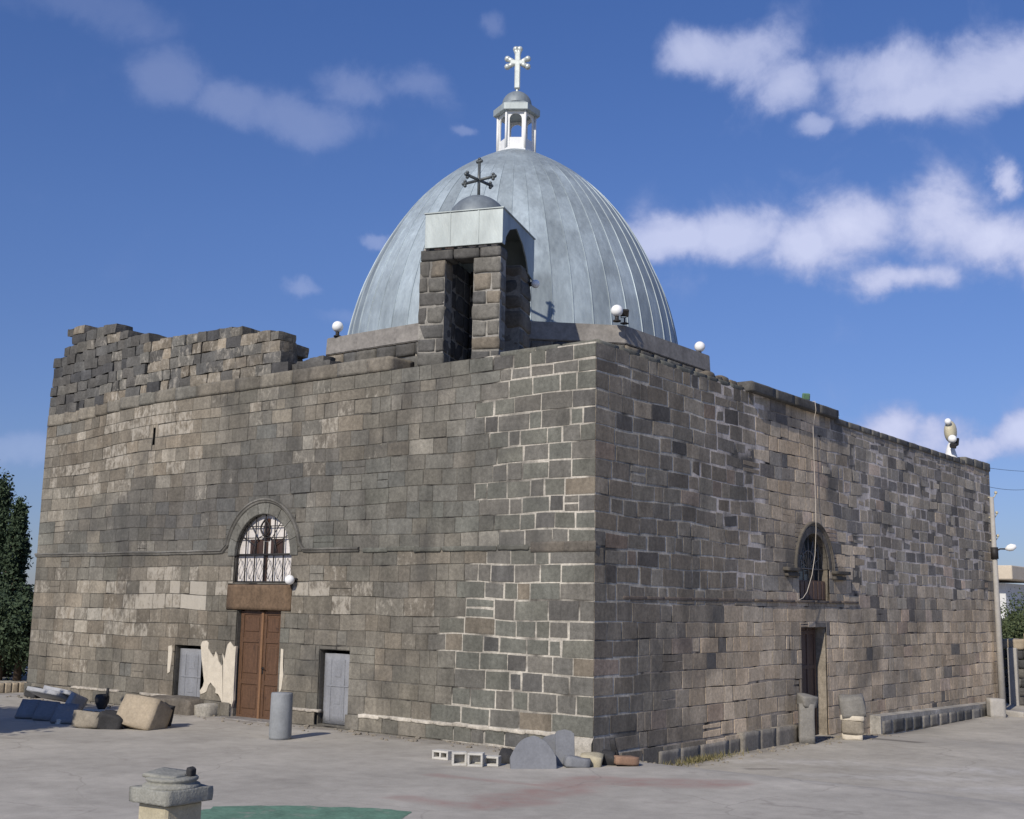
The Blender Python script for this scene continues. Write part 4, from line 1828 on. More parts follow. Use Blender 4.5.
# each gore: a flat panel with a raised standing seam at its edge
for g in range(NSEAM):
    a0 = 2 * PI * g / NSEAM
    a1 = 2 * PI * (g + 1) / NSEAM
    da = a1 - a0
    cuts = [0, .015, .03, .35, .65, .97, .985, 1.0]
    hts = [.02, .02, .0, .0, .0, 0, .02, .02]
    rows = []
    for i in range(NH + 1):
        h = i / NH
        fade = 1 - .8 * sstep(.74, .84, h)
        row = []
        for c, hh in zip(cuts, hts):
            a = a0 + da * c
            rad = SM[i] * DR + hh * fade + .012 * mn.noise(Vector((math.cos(a) * 3, math.sin(a) * 3, h * 9)))
            v = bm.verts.new(DC + Vector((rad * math.cos(a), rad * math.sin(a), DZ + .0 + h * DH)))
            tn = seam_tone[g][max(0, min(5, int(h * 6.2 + seam_cut[g])))]
            if i % 2 and c in (.35, .65):
                tn *= .99
            if h > .80:
                tn = .80 + .08 * (tn - 1)
            v[tl] = (tn * .99, tn, tn * 1.02, 1)
            row.append(v)
        rows.append(row)
    for i in range(NH):
        for c in range(len(cuts) - 1):
            f = bm.faces.new((rows[i][c], rows[i][c + 1], rows[i + 1][c + 1], rows[i + 1][c]))
            f.smooth = 1 < c < 5
            if c in (0, 1, 5, 6):
                for e in f.edges:
                    e.smooth = False
bmesh.ops.remove_doubles(bm, verts=bm.verts, dist=.002)
dome = obj('dome', bm, GALV, church)
bm = bmesh.new()
lathe(bm, DC + Vector((0, 0, DZ)), [(DR - .1, 0), (DR + .06, .0), (DR + .06, .03), (DR + .0, .05)], 72)
obj('drip_flashing', bm, WHITEP, dome)


def tone_all(bm, c=(1, 1, 1)):
    tl = bm.verts.layers.float_color.get('tone') or bm.verts.layers.float_color.new('tone')
    for v in bm.verts:
        v[tl] = (*c, 1)


# ---- lantern on top of the dome
lan = bpy.data.objects.new('lantern', None)
col.objects.link(lan)
lan.parent = church
LB = DC + Vector((0, 0, DZ + DH - .05))
PH = math.atan2(CAM.y - DC.y, CAM.x - DC.x) - R_(3) + PI / 6      # one face looks towards the yard's corner
RL = .53
H1 = 1.20
bm = bmesh.new()
lathe(bm, LB, [(RL + .06, -.12), (RL + .06, .04), (RL - .02, .05)], 6, phase=PH, smooth=False)
for k in range(6):
    a0, a1 = PH + k * PI / 3, PH + (k + 1) * PI / 3
    p0 = LB + Vector((math.cos(a0), math.sin(a0), 0)) * RL
    p1 = LB + Vector((math.cos(a1), math.sin(a1), 0)) * RL
    d = p1 - p0
    up = Vector((0, 0, 1))
    nin = -Vector((d.y, -d.x, 0)).normalized() * .035
    w_ = d.length
    # panel with an arched opening: two jambs with the spandrels, and a closed apron below
    ow = .34 * w_
    cx = w_ / 2
    sp = .94
    left = [(.0, .04), (cx - ow, .04), (cx - ow, sp)] + [(cx - ow * math.cos(t), sp + ow * math.sin(t)) for t in [PI / 2 * q / 8 for q in range(1, 9)]] + [(cx, H1), (.0, H1)]
    right = [(w_ - x, z) for x, z in reversed(left)]
    for outl in (left, right):
        prism(bm, [p0 + d * (x / w_) + up * z for x, z in outl], nin)
    prism(bm, [p0 + d * (x / w_) + up * z + nin * .3 for x, z in ((cx - ow, .04), (cx + ow, .04), (cx + ow, .38), (cx - ow, .38))], nin)
obj('lantern_body', bm, WHITEP, lan)
bm = bmesh.new()
for k in range(6):
    a0 = PH + k * PI / 3
    p = LB + Vector((math.cos(a0), math.sin(a0), 0)) * (RL + .03)
    tube(bm, [p + Vector((0, 0, .02)), p + Vector((0, 0, H1))], .035, 8)
obj('lantern_posts', bm, WHITEP, lan)
bm = bmesh.new()
lathe(bm, LB, [(.2, H1 - .01), (.69, H1 - .01), (.70, H1 + .0), (.70, H1 + .19), (.67, H1 + .205), (.44, H1 + .34)], 6, phase=PH, smooth=False)
tone_all(bm)
obj('lantern_roof', bm, ZINC, lan)
bm = bmesh.new()
lathe(bm, LB, [(.45, H1 + .31)] + [(.45 * math.cos(t), H1 + .33 + .44 * math.sin(t)) for t in [PI / 2 * q / 10 for q in range(11)]], 30)
tone_all(bm, (.6, .6, .62))
obj('cap_dome', bm, GALV, lan)


def budded_cross(bm, base, h, span, thick, ax, three_d=False, tarm=.66):
    """post with trefoil ends; ax is the horizontal direction of the arms"""
    ax = Vector(ax).normalized()
    up = Vector((0, 0, 1))
    top = base + up * h
    tube(bm, [base, top], thick, 8)
    cz = base + up * (h * tarm)

    def trefoil(p, d, s_):
        tube(bm, [p, p + d * thick * 2.2], thick * .9, 6)
        for e in (d, s_, -s_):
            icosphere(bm, p + d * thick * 1.2 + e * thick * 1.5, thick * 1.15, sub=2)
    arms = [ax] if not three_d else [ax, Vector((-ax.y, ax.x, 0))]
    for a in arms:
        tube(bm, [cz - a * span / 2, cz + a * span / 2], thick, 8)
        trefoil(cz + a * span / 2, a, up)
        trefoil(cz - a * span / 2, -a, up)
    trefoil(top, up, ax)


CROSSM = mat_simple('painted_cross_metal', (.56, .59, .54), .35, metal=.3, var=.18, bmp=.05)
CROSSD = mat_simple('dark_cross_metal', (.10, .11, .11), .45, metal=.4, var=.2, bmp=.05)
bm = bmesh.new()
cb = LB + Vector((0, 0, H1 + .70))
tube(bm, [cb, cb + Vector((0, 0, .22))], .04, 8)
ca = Vector((-math.sin(PH - PI / 6), math.cos(PH - PI / 6), 0))
CS = .075


def plate_cross(bm, base, h, span, th, ax):
    ax = Vector(ax).normalized()
    nrm = ax.cross(Vector((0, 0, 1)))
    up = Vector((0, 0, 1))
    rotm = Matrix((ax, nrm, up)).transposed()
    box(bm, base + up * h / 2, (th, th * .9, h), rotm, bev=th * .15)
    cz = base + up * h * .70
    box(bm, cz, (span, th * .86, th * .94), rotm, bev=th * .15)
    for (p, d, s_) in ((base + up * h, up, ax), (cz + ax * span / 2, ax, up), (cz - ax * span / 2, -ax, up)):
        for sg in (-1, 1):
            q0 = p - d * th * 1.1
            kq = .34 if d is up else .74
            q1 = p + d * th * .45 + s_ * sg * th * kq
            tube(bm, [q0, q0.lerp(q1, .5), q1], [th * .34, th * .44, th * .52], 8)
            icosphere(bm, q1, th * .56, sub=2)


plate_cross(bm, cb + Vector((0, 0, .17)), 1.2, .46, .17, ca)
obj('cross', bm, CROSSM, lan)

# ------------------------------------------------------------------ belfry
bel = bpy.data.objects.new('belfry', None)
col.objects.link(bel)
bel.parent = church
BW, BD = 1.82, 2.24           # the belfry stands turned a little towards the corner of the yard
BT = R_(20.0)
BZ0, BZ1 = 7.40, 10.36
BM_ = Matrix.Translation((-4.73, .20, 0)) @ Matrix.Rotation(BT, 4, 'Z')


def to_belfry(bm):
    for v in bm.verts:
        v.co = BM_ @ v.co
    return bm


def belfry_stone():
    bm = bmesh.new()
    lay = tone_layers(bm)
    r = random.Random(99)
    n = [0]

    def core(c, s):
        v = box(bm, c, s)
        for k in v:
            k[lay[0]] = (.25, .235, .205, 1)
            for f in k.link_faces:
                f.material_index = 1

    def pier(x0, x1, y0, y1, z0, z1, rows, split_y=False, tones=None):
        core(((x0 + x1) / 2, (y0 + y1) / 2, (z0 + z1) / 2), (x1 - x0 - .035, y1 - y0 - .035, z1 - z0 - .02))
        zs_ = [z0]
        for i in range(rows):
            zs_.append(zs_[-1] + r.uniform(.8, 1.25))
        zs_ = [z0 + (q - z0) * (z1 - z0) / (zs_[-1] - z0) for q in zs_]
        lo, hi = (y0, y1) if split_y else (x0, x1)
        for i in range(rows):
            w_ = hi - lo
            if w_ > .5 and r.random() < .62:
                sp = [lo, lo + w_ * r.uniform(.3, .7), hi]
            else:
                sp = [lo, hi]
            if w_ > 1.2:
                sp = [lo + w_ * q / 3 for q in range(4)]
            for a, b in zip(sp, sp[1:]):
                g = r.uniform(.02, .055)
                cx_, cy_, sx_, sy_ = ((a + b) / 2, (y0 + y1) / 2, b - a - g, y1 - y0 + r.uniform(-.012, .012))
                if split_y:
                    cx_, cy_, sx_, sy_ = ((x0 + x1) / 2, (a + b) / 2, x1 - x0 + r.uniform(-.012, .012), b - a - g)
                rock(bm, (cx_, cy_, (zs_[i] + zs_[i + 1]) / 2), (sx_, sy_, zs_[i + 1] - zs_[i] - r.uniform(.02, .05)), rough=.07, seed=5000 + n[0],
                     tone=jitter(pick(r, tones or [(3, GREY), (3, DGREY), (1, BROWN)]), .12, r), lime=.04, nseg=5, pw=.10)
                n[0] += 1
    zt = 10.10
    xa, xb = .55, 1.18
    pier(-.07, xa, 0, .50, BZ0, zt, 8)
    pier(xb, BW, 0, .42, BZ0, zt, 8)
    pier(-.07, .40, .53, BD, BZ0, BZ1, 8, True, tones=[(1, DARK), (1, DGREY)])               # closed side, stones darkened to stand for the shade inside
    pier(BW - .42, BW, 1.45, BD, BZ0, BZ1 - .05, 8, True)      # rear pier of the open side
    pier(.42, BW - .45, BD - .35, BD, BZ0, BZ1, 8, tones=[(1, DARK)])         # back, dark stone colour deepens the shade seen through the opening
    for (a, b) in ((-.05, .72), (.73, 1.32), (1.33, BW)):
        rock(bm, ((a + b) / 2, .22, (zt + BZ1) / 2 - .01), (b - a - .015, .46, BZ1 - zt - .03), rough=.06, seed=5600 + n[0], tone=jitter(DGREY, .15, r), lime=.05, nseg=5, pw=.1)
        n[0] += 1
    for k in range(7):      # bits of mortar and brick under the sheet
        rock(bm, (.1 + k * .26, .04, BZ1 - .012), (r.uniform(.1, .2), .1, .05), rough=.2, seed=5700 + k, tone=(.34, .25, .2) if k in (1, 2) else (.36, .33, .29), lime=.0, nseg=3)
    return bm


obj('belfry_masonry', to_belfry(belfry_stone()), [STONE, LIME], bel)
bm = bmesh.new()
box(bm, (BW / 2, BD / 2, 7.5), (BW - .1, BD - .1, .3))
obj('belfry_floor', to_belfry(bm), CEMENT_DARK, bel)
# metal canopy: four sheet walls; the open side has a pointed arch cut in its sheet
CZ0, CZ1 = 10.36, 11.14
cx0, cx1, cy0, cy1 = .07, BW + .05, -.07, BD + .05
bm = bmesh.new()
t_ = .03
box(bm, ((cx0 + cx1) / 2, cy0 + t_ / 2, (CZ0 + CZ1) / 2), (cx1 - cx0, t_, CZ1 - CZ0), bev=.006)
box(bm, ((cx0 + cx1) / 2, cy1 - t_ / 2, (CZ0 + CZ1) / 2), (cx1 - cx0, t_, CZ1 - CZ0), bev=.006)
box(bm, (cx0 + t_ / 2, (cy0 + cy1) / 2, (CZ0 + CZ1) / 2), (t_, cy1 - cy0 - 2 * t_ - .004, CZ1 - CZ0 - .004), bev=.006)
ym = .92
lft = [(cy0 + t_ + .002, CZ0), (.10, CZ0), (.16, 10.56), (.42, 10.80), (ym, 10.98), (ym, CZ1 - .002), (cy0 + t_ + .002, CZ1 - .002)]
rgt = [(ym, 10.98), (1.42, 10.74), (1.72, 10.46), (1.86, 10.2), (cy1 - t_ - .002, 10.12), (cy1 - t_ - .002, CZ1 - .002), (ym, CZ1 - .002)]
for q in (lft, rgt):
    prism(bm, [Vector((cx1, y, z)) for y, z in q], Vector((-t_, 0, 0)))
box(bm, ((cx0 + cx1) / 2, (cy0 + cy1) / 2, CZ1 + .012), (cx1 - cx0 + .05, cy1 - cy0 + .05, .03), bev=.006)
for x in (BW * .36, BW * .72):
    box(bm, (x, cy0 - .004, (CZ0 + CZ1) / 2), (.03, .012, CZ1 - CZ0 - .02))
box(bm, ((cx0 + cx1) / 2, cy0 - .006, CZ0 + .02), (cx1 - cx0 - .01, .014, .03))
tone_all(bm)
obj('canopy', to_belfry(bm), ZINC, bel)
bm = bmesh.new()
lathe(bm, (BW / 2, BD / 2 - .1, CZ1 + .02), [(.70 * math.cos(t), .62 * math.sin(t) + .05 * t) for t in [PI / 2 * q / 12 for q in range(13)]], 32)
tone_all(bm, (.45, .45, .47))
obj('cap_dome', to_belfry(bm), GALV, bel)
bm = bmesh.new()
budded_cross(bm, Vector((BW / 2, BD / 2 - .1, CZ1 + .66)), .84, .74, .036, (.94, -.34, 0), True, .52)
obj('cross', to_belfry(bm), CROSSD, bel)


# ------------------------------------------------------------------ globe lamps and other fittings on the church
def globe_lamp(p, label, r=.15, stem=.14, direction=None):
    o = empty('globe_lamp', p, label, 'lamp', 'white globe lamps on the church')
    bm = bmesh.new()
    d = Vector((0, 0, 1)) if direction is None else Vector(direction)
    tube(bm, [p, p + d * stem], .05, 8)
    lathe(bm, p + (Vector((0, 0, 0)) if direction is None else Vector((0, 0, 0))), [(.10, 0), (.10, .03), (.05, .05)], 12)
    obj('lamp_base', bm, IRON, o)
    bm = bmesh.new()
    icosphere(bm, p + d * (stem + r * .9), r, sub=3)
    obj('globe', bm, GLOBE, o)


def at_top(px, py, y, z):
    return on_y(px, py, y)


q = oct_pts(AP, DZ)
pl = on_z(334, 336, DZ)
globe_lamp(Vector((pl.x, pl.y + .12, DZ)), 'white globe lamp on the drum ledge left of the belfry')
pc = on_z(621, 321, DZ)
globe_lamp(Vector((pc.x - .12, pc.y, DZ)), 'white globe lamp standing on the drum corner right of the belfry', r=.15)
pr_ = on_z(703, 356, DZ)
globe_lamp(Vector((pr_.x - .1, pr_.y, DZ)), 'white globe lamp at the right end of the drum ledge against the sky')
pw_ = on_y(295, 580)
globe_lamp(Vector((pw_.x, .0, pw_.z)), 'small white globe lamp on the front wall beside the arched window', r=.11, stem=.06, direction=(0, -1, 0))
pw_ = BM_ @ Vector((BW, 2.12, 10.02))
globe_lamp(pw_, 'white globe lamp fixed to the back pier of the belfry', r=.10, stem=.05, direction=(math.cos(BT), math.sin(BT), 0))

# floodlight beside the corner globe
def floodlight(p, label, mat, rot, s=1.0):
    o = empty('floodlight', p, label, 'floodlight')
    bm = bmesh.new()
    tube(bm, [p, p + Vector((0, 0, .2 * s))], .025 * s, 6)
    for sx in (-1, 1):
        tube(bm, [p + Vector((0, 0, .2 * s)), p + Vector((.13 * s * sx, 0, .22 * s)), p + Vector((.14 * s * sx, 0, .36 * s))], .014 * s, 5)
    box(bm, p + Vector((0, 0, .015)), (.2 * s, .2 * s, .03), bev=.005)
    obj('bracket', bm, IRON, o)
    bm = bmesh.new()
    box(bm, p + Vector((0, 0, .36 * s)), (.26 * s, .12 * s, .22 * s), rot, bev=.02 * s)
    obj('housing', bm, mat, o)


floodlight(Vector((pc.x + .05, pc.y + .22, DZ)) + Vector((-.15, .1, 0)), 'small black floodlight behind the globe lamp on the drum corner', IRON, (.5, 0, .7), .8)
pg = on_x(806, 398, -.3)
floodlight(Vector((-.3, pg.y, 7.90)), 'small green floodlight on the coping of the side wall', GREENM, (.3, 0, .9), .75)
floodlight(Vector((-6.35, 2.95, DZ + .005)) + Vector((0, .3, 0)), 'small dark floodlight on the drum ledge just left of the belfry', IRON, (.6, 0, .3), .9)

# large twin light on the right-hand roof edge
pt = on_x(951, 460, -.35)
base = Vector((-.35, pt.y, 7.72))
tl_o = empty('roof_fitting', base, 'white and tan spotlight fitting on a white cone at the roof edge', 'spotlight')
bm = bmesh.new()
lathe(bm, base, [(.22, 0), (.23, .04), (.17, .28), (.10, .52), (.06, .6)], 16)
obj('cone_base', bm, WHITEP, tl_o)
bm = bmesh.new()
v0 = base + Vector((.02, 0, .98))
icosphere(bm, v0, .33, sub=3, sc=(.6, .9, 1.15))
lathe(bm, base + Vector((0, 0, .5)), [(.05, 0), (.05, .3)], 10)
obj('tan_shade', bm, CREAM, tl_o)
bm = bmesh.new()
icosphere(bm, base + Vector((.18, -.34, .68)), .14, sub=3)
obj('white_globe', bm, GLOBE, tl_o)
bm = bmesh.new()
icosphere(bm, base + Vector((.05, -.32, 1.28)), .11, sub=3)
obj('white_globe', bm, GLOBE, tl_o)
bm = bmesh.new()
tube(bm, [base + Vector((0, 0, .52)), base + Vector((.16, -.30, .46)), base + Vector((.18, -.34, .56))], .035, 6)
box(bm, base + Vector((.2, -.34, .46)), (.2, .24, .16), (.3, .2, .4), bev=.02)
obj('bracket', bm, IRON, tl_o)
bm = bmesh.new()
box(bm, base + Vector((.12, .30, .66)), (.12, .16, .26), (.3, .2, .1), bev=.02)
obj('bracket', bm, IRON, tl_o)

# the pale cable hanging down the side wall into the window
bm = bmesh.new()
c0 = on_x(812, 400, .08)
pts = [Vector((-.25, c0.y, 7.92)), Vector((.16, c0.y, 7.93)), Vector((.18, c0.y, 7.7))]
for px, py in ((813, 425), (814, 460), (815.5, 500), (816, 530), (815, 555), (812, 575), (807, 592), (803, 598), (799, 600)):
    pts.append(on_x(px, py, .07 if py < 520 else .16))
dense = []
for a, b in zip(pts, pts[1:]):
    for k in range(4):
        dense.append(a.lerp(b, k / 4))
dense.append(pts[-1])
tube(bm, dense, .0075, 6)
o = obj('hanging_cable', bm, CABLE)
tag(o, 'pale cable hanging down the side wall across the arched window', 'cable')


# ------------------------------------------------------------------ stones and debris in the yard
def single(name, bm, mats, label, cat, group=None, smooth=False):
    o = obj(name, bm, mats, None, smooth)
    tag(o, label, cat, group)
    return o


# grey column stub before the door
p = on_g(280, 739)
bp = Vector((-6.75, -1.05, 0))
pb = on_z(280, 739, 0)
bp = pb
scale_r = .0
bm = bmesh.new()
dist = (bp - CAM).length
rad = 10.6 / FPX * dist
hgt = 43 / FPX * dist
lathe(bm, bp, [(rad * .98, 0), (rad, .05), (rad * .985, hgt * .5), (rad * .97, hgt - .03), (rad * .93, hgt), (0, hgt + .006)], 36)
single('column_stub', bm, BOLLM, 'smooth grey round column stub standing before the brown door', 'column')

# grey pier stub before the side door
p = on_g(807, 743)
bm = bmesh.new()
d_ = (p - CAM).length
w_ = 17 / FPX * d_
h_ = 43 / FPX * d_
rock(bm, p + Vector((0, 0, h_ * .42)), (w_ * .85, w_ * .8, h_ * .86), rot=(0, 0, .5), rough=.03, seed=7, nseg=6, pw=.10)
rock(bm, p + Vector((.02, .02, h_ * .9)), (w_ * .9, w_ * .85, h_ * .24), rot=(.05, .08, .9), rough=.14, seed=8, nseg=5, pw=.2)
single('stone_stub', bm, STUBM, 'rough grey stone stub standing in front of the side door', 'stone', smooth=True)

# broken carved block with white plaster beside the side door
p = on_g(853, 739)
base = empty('carved_block', p, 'broken grey block with a white plaster band right of the side door', 'stone')
d_ = (p - CAM).length
u = d_ / FPX
bm = bmesh.new()
rock(bm, p + Vector((0, 0, 30 * u)), (22 * u, 22 * u, 19 * u), rot=(.12, -.1, .4), rough=.10, seed=17, nseg=6, pw=.16)
obj('grey_stone', bm, STUBM, base)
bm = bmesh.new()
rock(bm, p + Vector((0, 0, 19.5 * u)), (21 * u, 21 * u, 4.5 * u), rot=(0, .03, .35), rough=.12, seed=18, nseg=5, pw=.1)
rock(bm, p + Vector((0, 0, 3 * u)), (18 * u, 18 * u, 6 * u), rot=(0, .0, .35), rough=.12, seed=21, nseg=5, pw=.1)
obj('plaster_band', bm, PLASTER, base)
bm = bmesh.new()
rock(bm, p + Vector((0, 0, 11.5 * u)), (20 * u, 20 * u, 12 * u), rot=(0, 0, .4), rough=.08, seed=19, nseg=5, pw=.1)
obj('brown_stone', bm, BROWNSTONE, base)

# grey slabs leaning at the corner of the church
def lean_slab(px0, px1, pyb, pyt, yb, thick, mat, label, seed, tilt=.35, round_=.6, yaw=0.0, name='stone_slab', group='grey slabs leaning at the corner'):
    A, B = on_z(px0, pyb, .0), on_z(px1, pyb, .0)
    d = (B - A)
    w_ = d.length
    dist = ((A + B) / 2 - CAM).length
    h = (pyb - pyt) / FPX * dist * 1.03
    ax = d.normalized()
    bk = Vector((-ax.y, ax.x, 0))
    upv = (Vector((0, 0, 1)) * math.cos(tilt) + bk * math.sin(tilt))
    nrm = ax.cross(upv).normalized()
    r = random.Random(seed)
    pts = []
    n = 16
    for k in range(n + 1):
        t = k / n
        # an arched, broken top
        hh = (1 - round_ * (abs(2 * t - 1) ** 2.2)) * (1 + .05 * mn.noise(Vector((t * 4, seed, 0))))
        pts.append(A + ax * (w_ * t) + upv * max(.06, hh) * h)
    outl = [A - Vector((0, 0, .03)), B - Vector((0, 0, .03))] + list(reversed(pts))
    bm = bmesh.new()
    prism(bm, outl, nrm * -thick)
    bmesh.ops.bevel(bm, geom=[e for e in bm.edges if e.calc_length() > .05], offset=.008, segments=1, affect='EDGES')
    return single(name, bm, mat, label, 'stone slab', group)


lean_slab(511, 557, 769, 738, 0, .12, SLAB, 'widest round-topped grey slab leaning near the church corner', 3, .38, .62)
lean_slab(541, 566, 764, 737, 0, .10, SLAB, 'grey slab standing half hidden behind the widest leaning slab', 4, .22, .25)
lean_slab(556, 575, 766, 733, 0, .08, SLAB, 'narrow tall grey slab at the right of the leaning slabs', 5, .15, .12)
p = on_g(575, 767)
bm = bmesh.new()
rock(bm, p + Vector((0, .05, .08)), (.42, .3, .17), rot=(0, .1, .8), rough=.1, seed=31, pw=.15)
single('stone_fragment', bm, SLAB, 'flat grey fragment lying right of the leaning slabs', 'stone')
p = on_g(590, 766)
bm = bmesh.new()
rock(bm, p + Vector((0, .05, .09)), (.34, .3, .2), rot=(.1, .1, .4), rough=.2, seed=32, pw=.3)
single('yellow_stone', bm, PEDM, 'yellowish rough stone between the grey slabs and the clay block', 'stone')
p = on_g(624, 766)
bm = bmesh.new()
rock(bm, p + Vector((0, .05, .09)), (.42, .24, .14), rot=(0, .05, .9), rough=.06, seed=33, pw=.12)
single('clay_block', bm, ORANGE, 'orange clay block lying at the foot of the church corner', 'block')
p = on_g(607, 765)
bm = bmesh.new()
rock(bm, p + Vector((0, .06, .10)), (.26, .22, .2), rot=(.4, .1, .4), rough=.2, seed=34, pw=.25)
rock(bm, p + Vector((.05, .14, .28)), (.10, .10, .34), rot=(.25, -.2, .4), rough=.2, seed=35, pw=.2)
single('dark_stone', bm, DARKSTONE, 'small black stone with an upright spike by the clay block', 'stone')
p = on_g(505, 763)
bm = bmesh.new()
rock(bm, p + Vector((0, .05, .09)), (.26, .25, .22), rot=(.2, .3, .4), rough=.2, seed=36, pw=.3)
single('dark_stone', bm, DARKSTONE, 'small dark stone at the left foot of the widest leaning slab', 'stone')


def hollow_block(px, py, label, s=(.40, .22, .2), yaw=.7, mat=PALESTONE, ncell=2, group='pale building blocks along the front wall'):
    p = on_g(px, py)
    bm = bmesh.new()
    l_, w_, h = s
    # shell of a hollow block, cells open to the front
    t = .035
    Mx = Matrix.Translation(p + Vector((0, 0, h / 2))) @ Matrix.Rotation(yaw, 4, 'Z')

    def bx(c, sz):
        for v in box(bm, c, sz, bev=.004):
            v.co = Mx @ v.co
    bx((0, 0, h / 2 - t / 2), (l_, w_, t))
    bx((0, 0, -h / 2 + t / 2), (l_, w_, t))
    for k in range(ncell + 1):
        bx((-l_ / 2 + t / 2 + k * (l_ - t) / ncell, 0, 0), (t, w_ - .004, h - 2 * t))
    bx((0, w_ / 2 - t / 2, 0), (l_ - 2 * t, t - .006, h - 2 * t - .002))
    return single('hollow_block', bm, mat, label, 'building block', group)


hollow_block(443, 759, 'pale hollow block at the left end of the row by the front wall', (.34, .2, .15), .1)
hollow_block(459, 765, 'white hollow block second from the left in the row by the front wall', (.25, .22, .22), .75, ncell=1)
hollow_block(476, 766, 'white hollow block third from the left in the row by the front wall', (.26, .22, .22), .5, ncell=1)
hollow_block(492, 765.5, 'white hollow block next to the dark stone and the leaning slab', (.27, .2, .16), .4, ncell=1)

# boulder and stones at the left end
def yard_rock(px, py, sz, rot, rough, seed, mat, name, label, pw=.18, nseg=6, lift=.42):
    p = on_g(px, py)
    bm = bmesh.new()
    rock(bm, p + Vector((0, sz[1] * .35, sz[2] * lift)), sz, rot=rot, rough=rough, seed=seed, nseg=nseg, pw=pw)
    return single(name, bm, mat, label, 'stone', smooth=True)


yard_rock(134, 729, (.86, .62, .62), (-.42, .12, .35), .06, 51, TANSTONE, 'boulder', 'large squarish tan boulder tilted on the ground left of the grey stone door', pw=.07)
yard_rock(154, 727, (.34, .42, .52), (.15, .4, .2), .16, 52, DARKSTONE, 'dark_stone', 'black stone leaning against the right side of the tan boulder')
yard_rock(84, 728, (.68, .5, .34), (-.2, .0, .3), .08, 53, BROWNSTONE, 'brown_stone', 'flat brown stone lying between the bluish slabs and the boulder', pw=.12)
yard_rock(104, 729, (.50, .4, .32), (.1, .3, .7), .2, 54, DARKSTONE, 'dark_stone', 'jagged black stone between the brown stone and the tan boulder')
p = on_g(96, 716)
hollow_block(96, 717, 'pale hollow block with dark holes beneath the black pot', (.56, .2, .17), .3, ncell=4)
bm = bmesh.new()
p = on_g(97, 717)
pt = p + Vector((0, .1, .17))
lathe(bm, pt, [(.08, 0), (.11, .05), (.15, .15), (.165, .25), (.14, .32), (.11, .33), (.10, .30), (0, .29)], 16)
tube(bm, [pt + Vector((.14, 0, .24)), pt + Vector((.19, 0, .34)), pt + Vector((.20, 0, .48))], .035, 6)
single('black_pot', bm, DARKSTONE, 'black pot with an upright handle standing on the hollow block', 'pot', smooth=True)


def pile_slab(px, py, sz, rot, label, seed, z=0.0, mat=SLAB):
    p = on_g(px, py)
    bm = bmesh.new()
    rock(bm, p + Vector((0, .2, z + sz[2] * .4)), sz, rot=rot, rough=.06, seed=seed, nseg=5, pw=.05)
    return single('stone_slab', bm, mat, label, 'stone slab', 'bluish slabs piled by the left end of the front wall')


LSL = mat_simple('pale_blue_slab', (.33, .335, .345), .75, var=.12, scale=4, bmp=.3)
pile_slab(20, 719, (.46, .14, .46), (-.62, 0, .45), 'leftmost bluish slab leaning in the shaded front row', 61)
pile_slab(38, 721, (.48, .14, .46), (-.62, .05, .45), 'middle bluish slab leaning in the shaded front row', 62)
pile_slab(57, 724, (.52, .14, .46), (-.62, 0, .45), 'bluish slab at the right end of the shaded front row', 63)
pile_slab(42, 706, (.95, .7, .1), (-.36, .1, .35), 'pale slab lying in the sun on top of the pile, left half', 64, .22, LSL)
pile_slab(57, 706, (.85, .7, .1), (-.36, .12, .30), 'pale slab lying in the sun on top of the pile, right half', 65, .24, LSL)
pile_slab(68, 713, (.14, .55, .34), (-.3, .3, .3), 'narrow pale slab on edge at the right end of the pile', 66, .1, LSL)
yard_rock(30, 698, (.4, .4, .3), (0, .2, .3), .2, 67, DARKSTONE, 'dark_stone', 'small dark stone behind the bluish slab pile near the wall corner')
yard_rock(57, 724, (.12, .12, .12), (0, .2, .3), .2, 68, PALESTONE, 'pale_stone', 'tiny white stone in front of the bluish slab pile', lift=.3)

# dry grass at the foot of the side wall
bm = bmesh.new()
tl2 = bm.verts.layers.float_color.new('tone')
r = random.Random(8)
for k in range(420):
    y = r.gauss(3.6, .6)
    x = .16 + abs(r.gauss(0, .12))
    z = ground_z(x, y)
    h = r.uniform(.04, .16)
    a = r.uniform(0, PI)
    w_ = .012
    dx, dy = math.cos(a) * w_, math.sin(a) * w_
    lx, ly = r.uniform(-.1, .1), r.uniform(-.1, .1)
    vv = [bm.verts.new((x - dx, y - dy, z - .01)), bm.verts.new((x + dx, y + dy, z - .01)), bm.verts.new((x + lx, y + ly, z + h))]
    tn = r.random()
    for v in vv:
        v[tl2] = (tn, tn, tn, 1)
    bm.faces.new(vv)
o = obj('dry_grass', bm, GRASSM)
tag(o, 'dry grass growing along the foot of the side wall', 'grass', kind='stuff')


# grit and chips of stone lying along the foot of the walls
bm = bmesh.new()
r = random.Random(44)
for k in range(420):
    if r.random() < .62:
        x = r.uniform(-18.5, .3)
        y = -abs(r.gauss(.12, .35)) - .1
    else:
        y = r.uniform(0, 13)
        x = abs(r.gauss(.15, .3)) + .22
    s_ = r.uniform(.012, .045) * (1.8 if r.random() < .08 else 1)
    v = bmesh.ops.create_icosphere(bm, subdivisions=1, radius=s_)['verts']
    sc_ = (r.uniform(.7, 1.4), r.uniform(.7, 1.4), r.uniform(.4, .8))
    for q in v:
        q.co = Vector((q.co.x * sc_[0], q.co.y * sc_[1], q.co.z * sc_[2])) + Vector((x, y, ground_z(x, y) + s_ * .25))
o = obj('stone_chips', bm, BROWNSTONE)
tag(o, 'small chips of stone scattered along the foot of the church walls', 'gravel', kind='stuff')


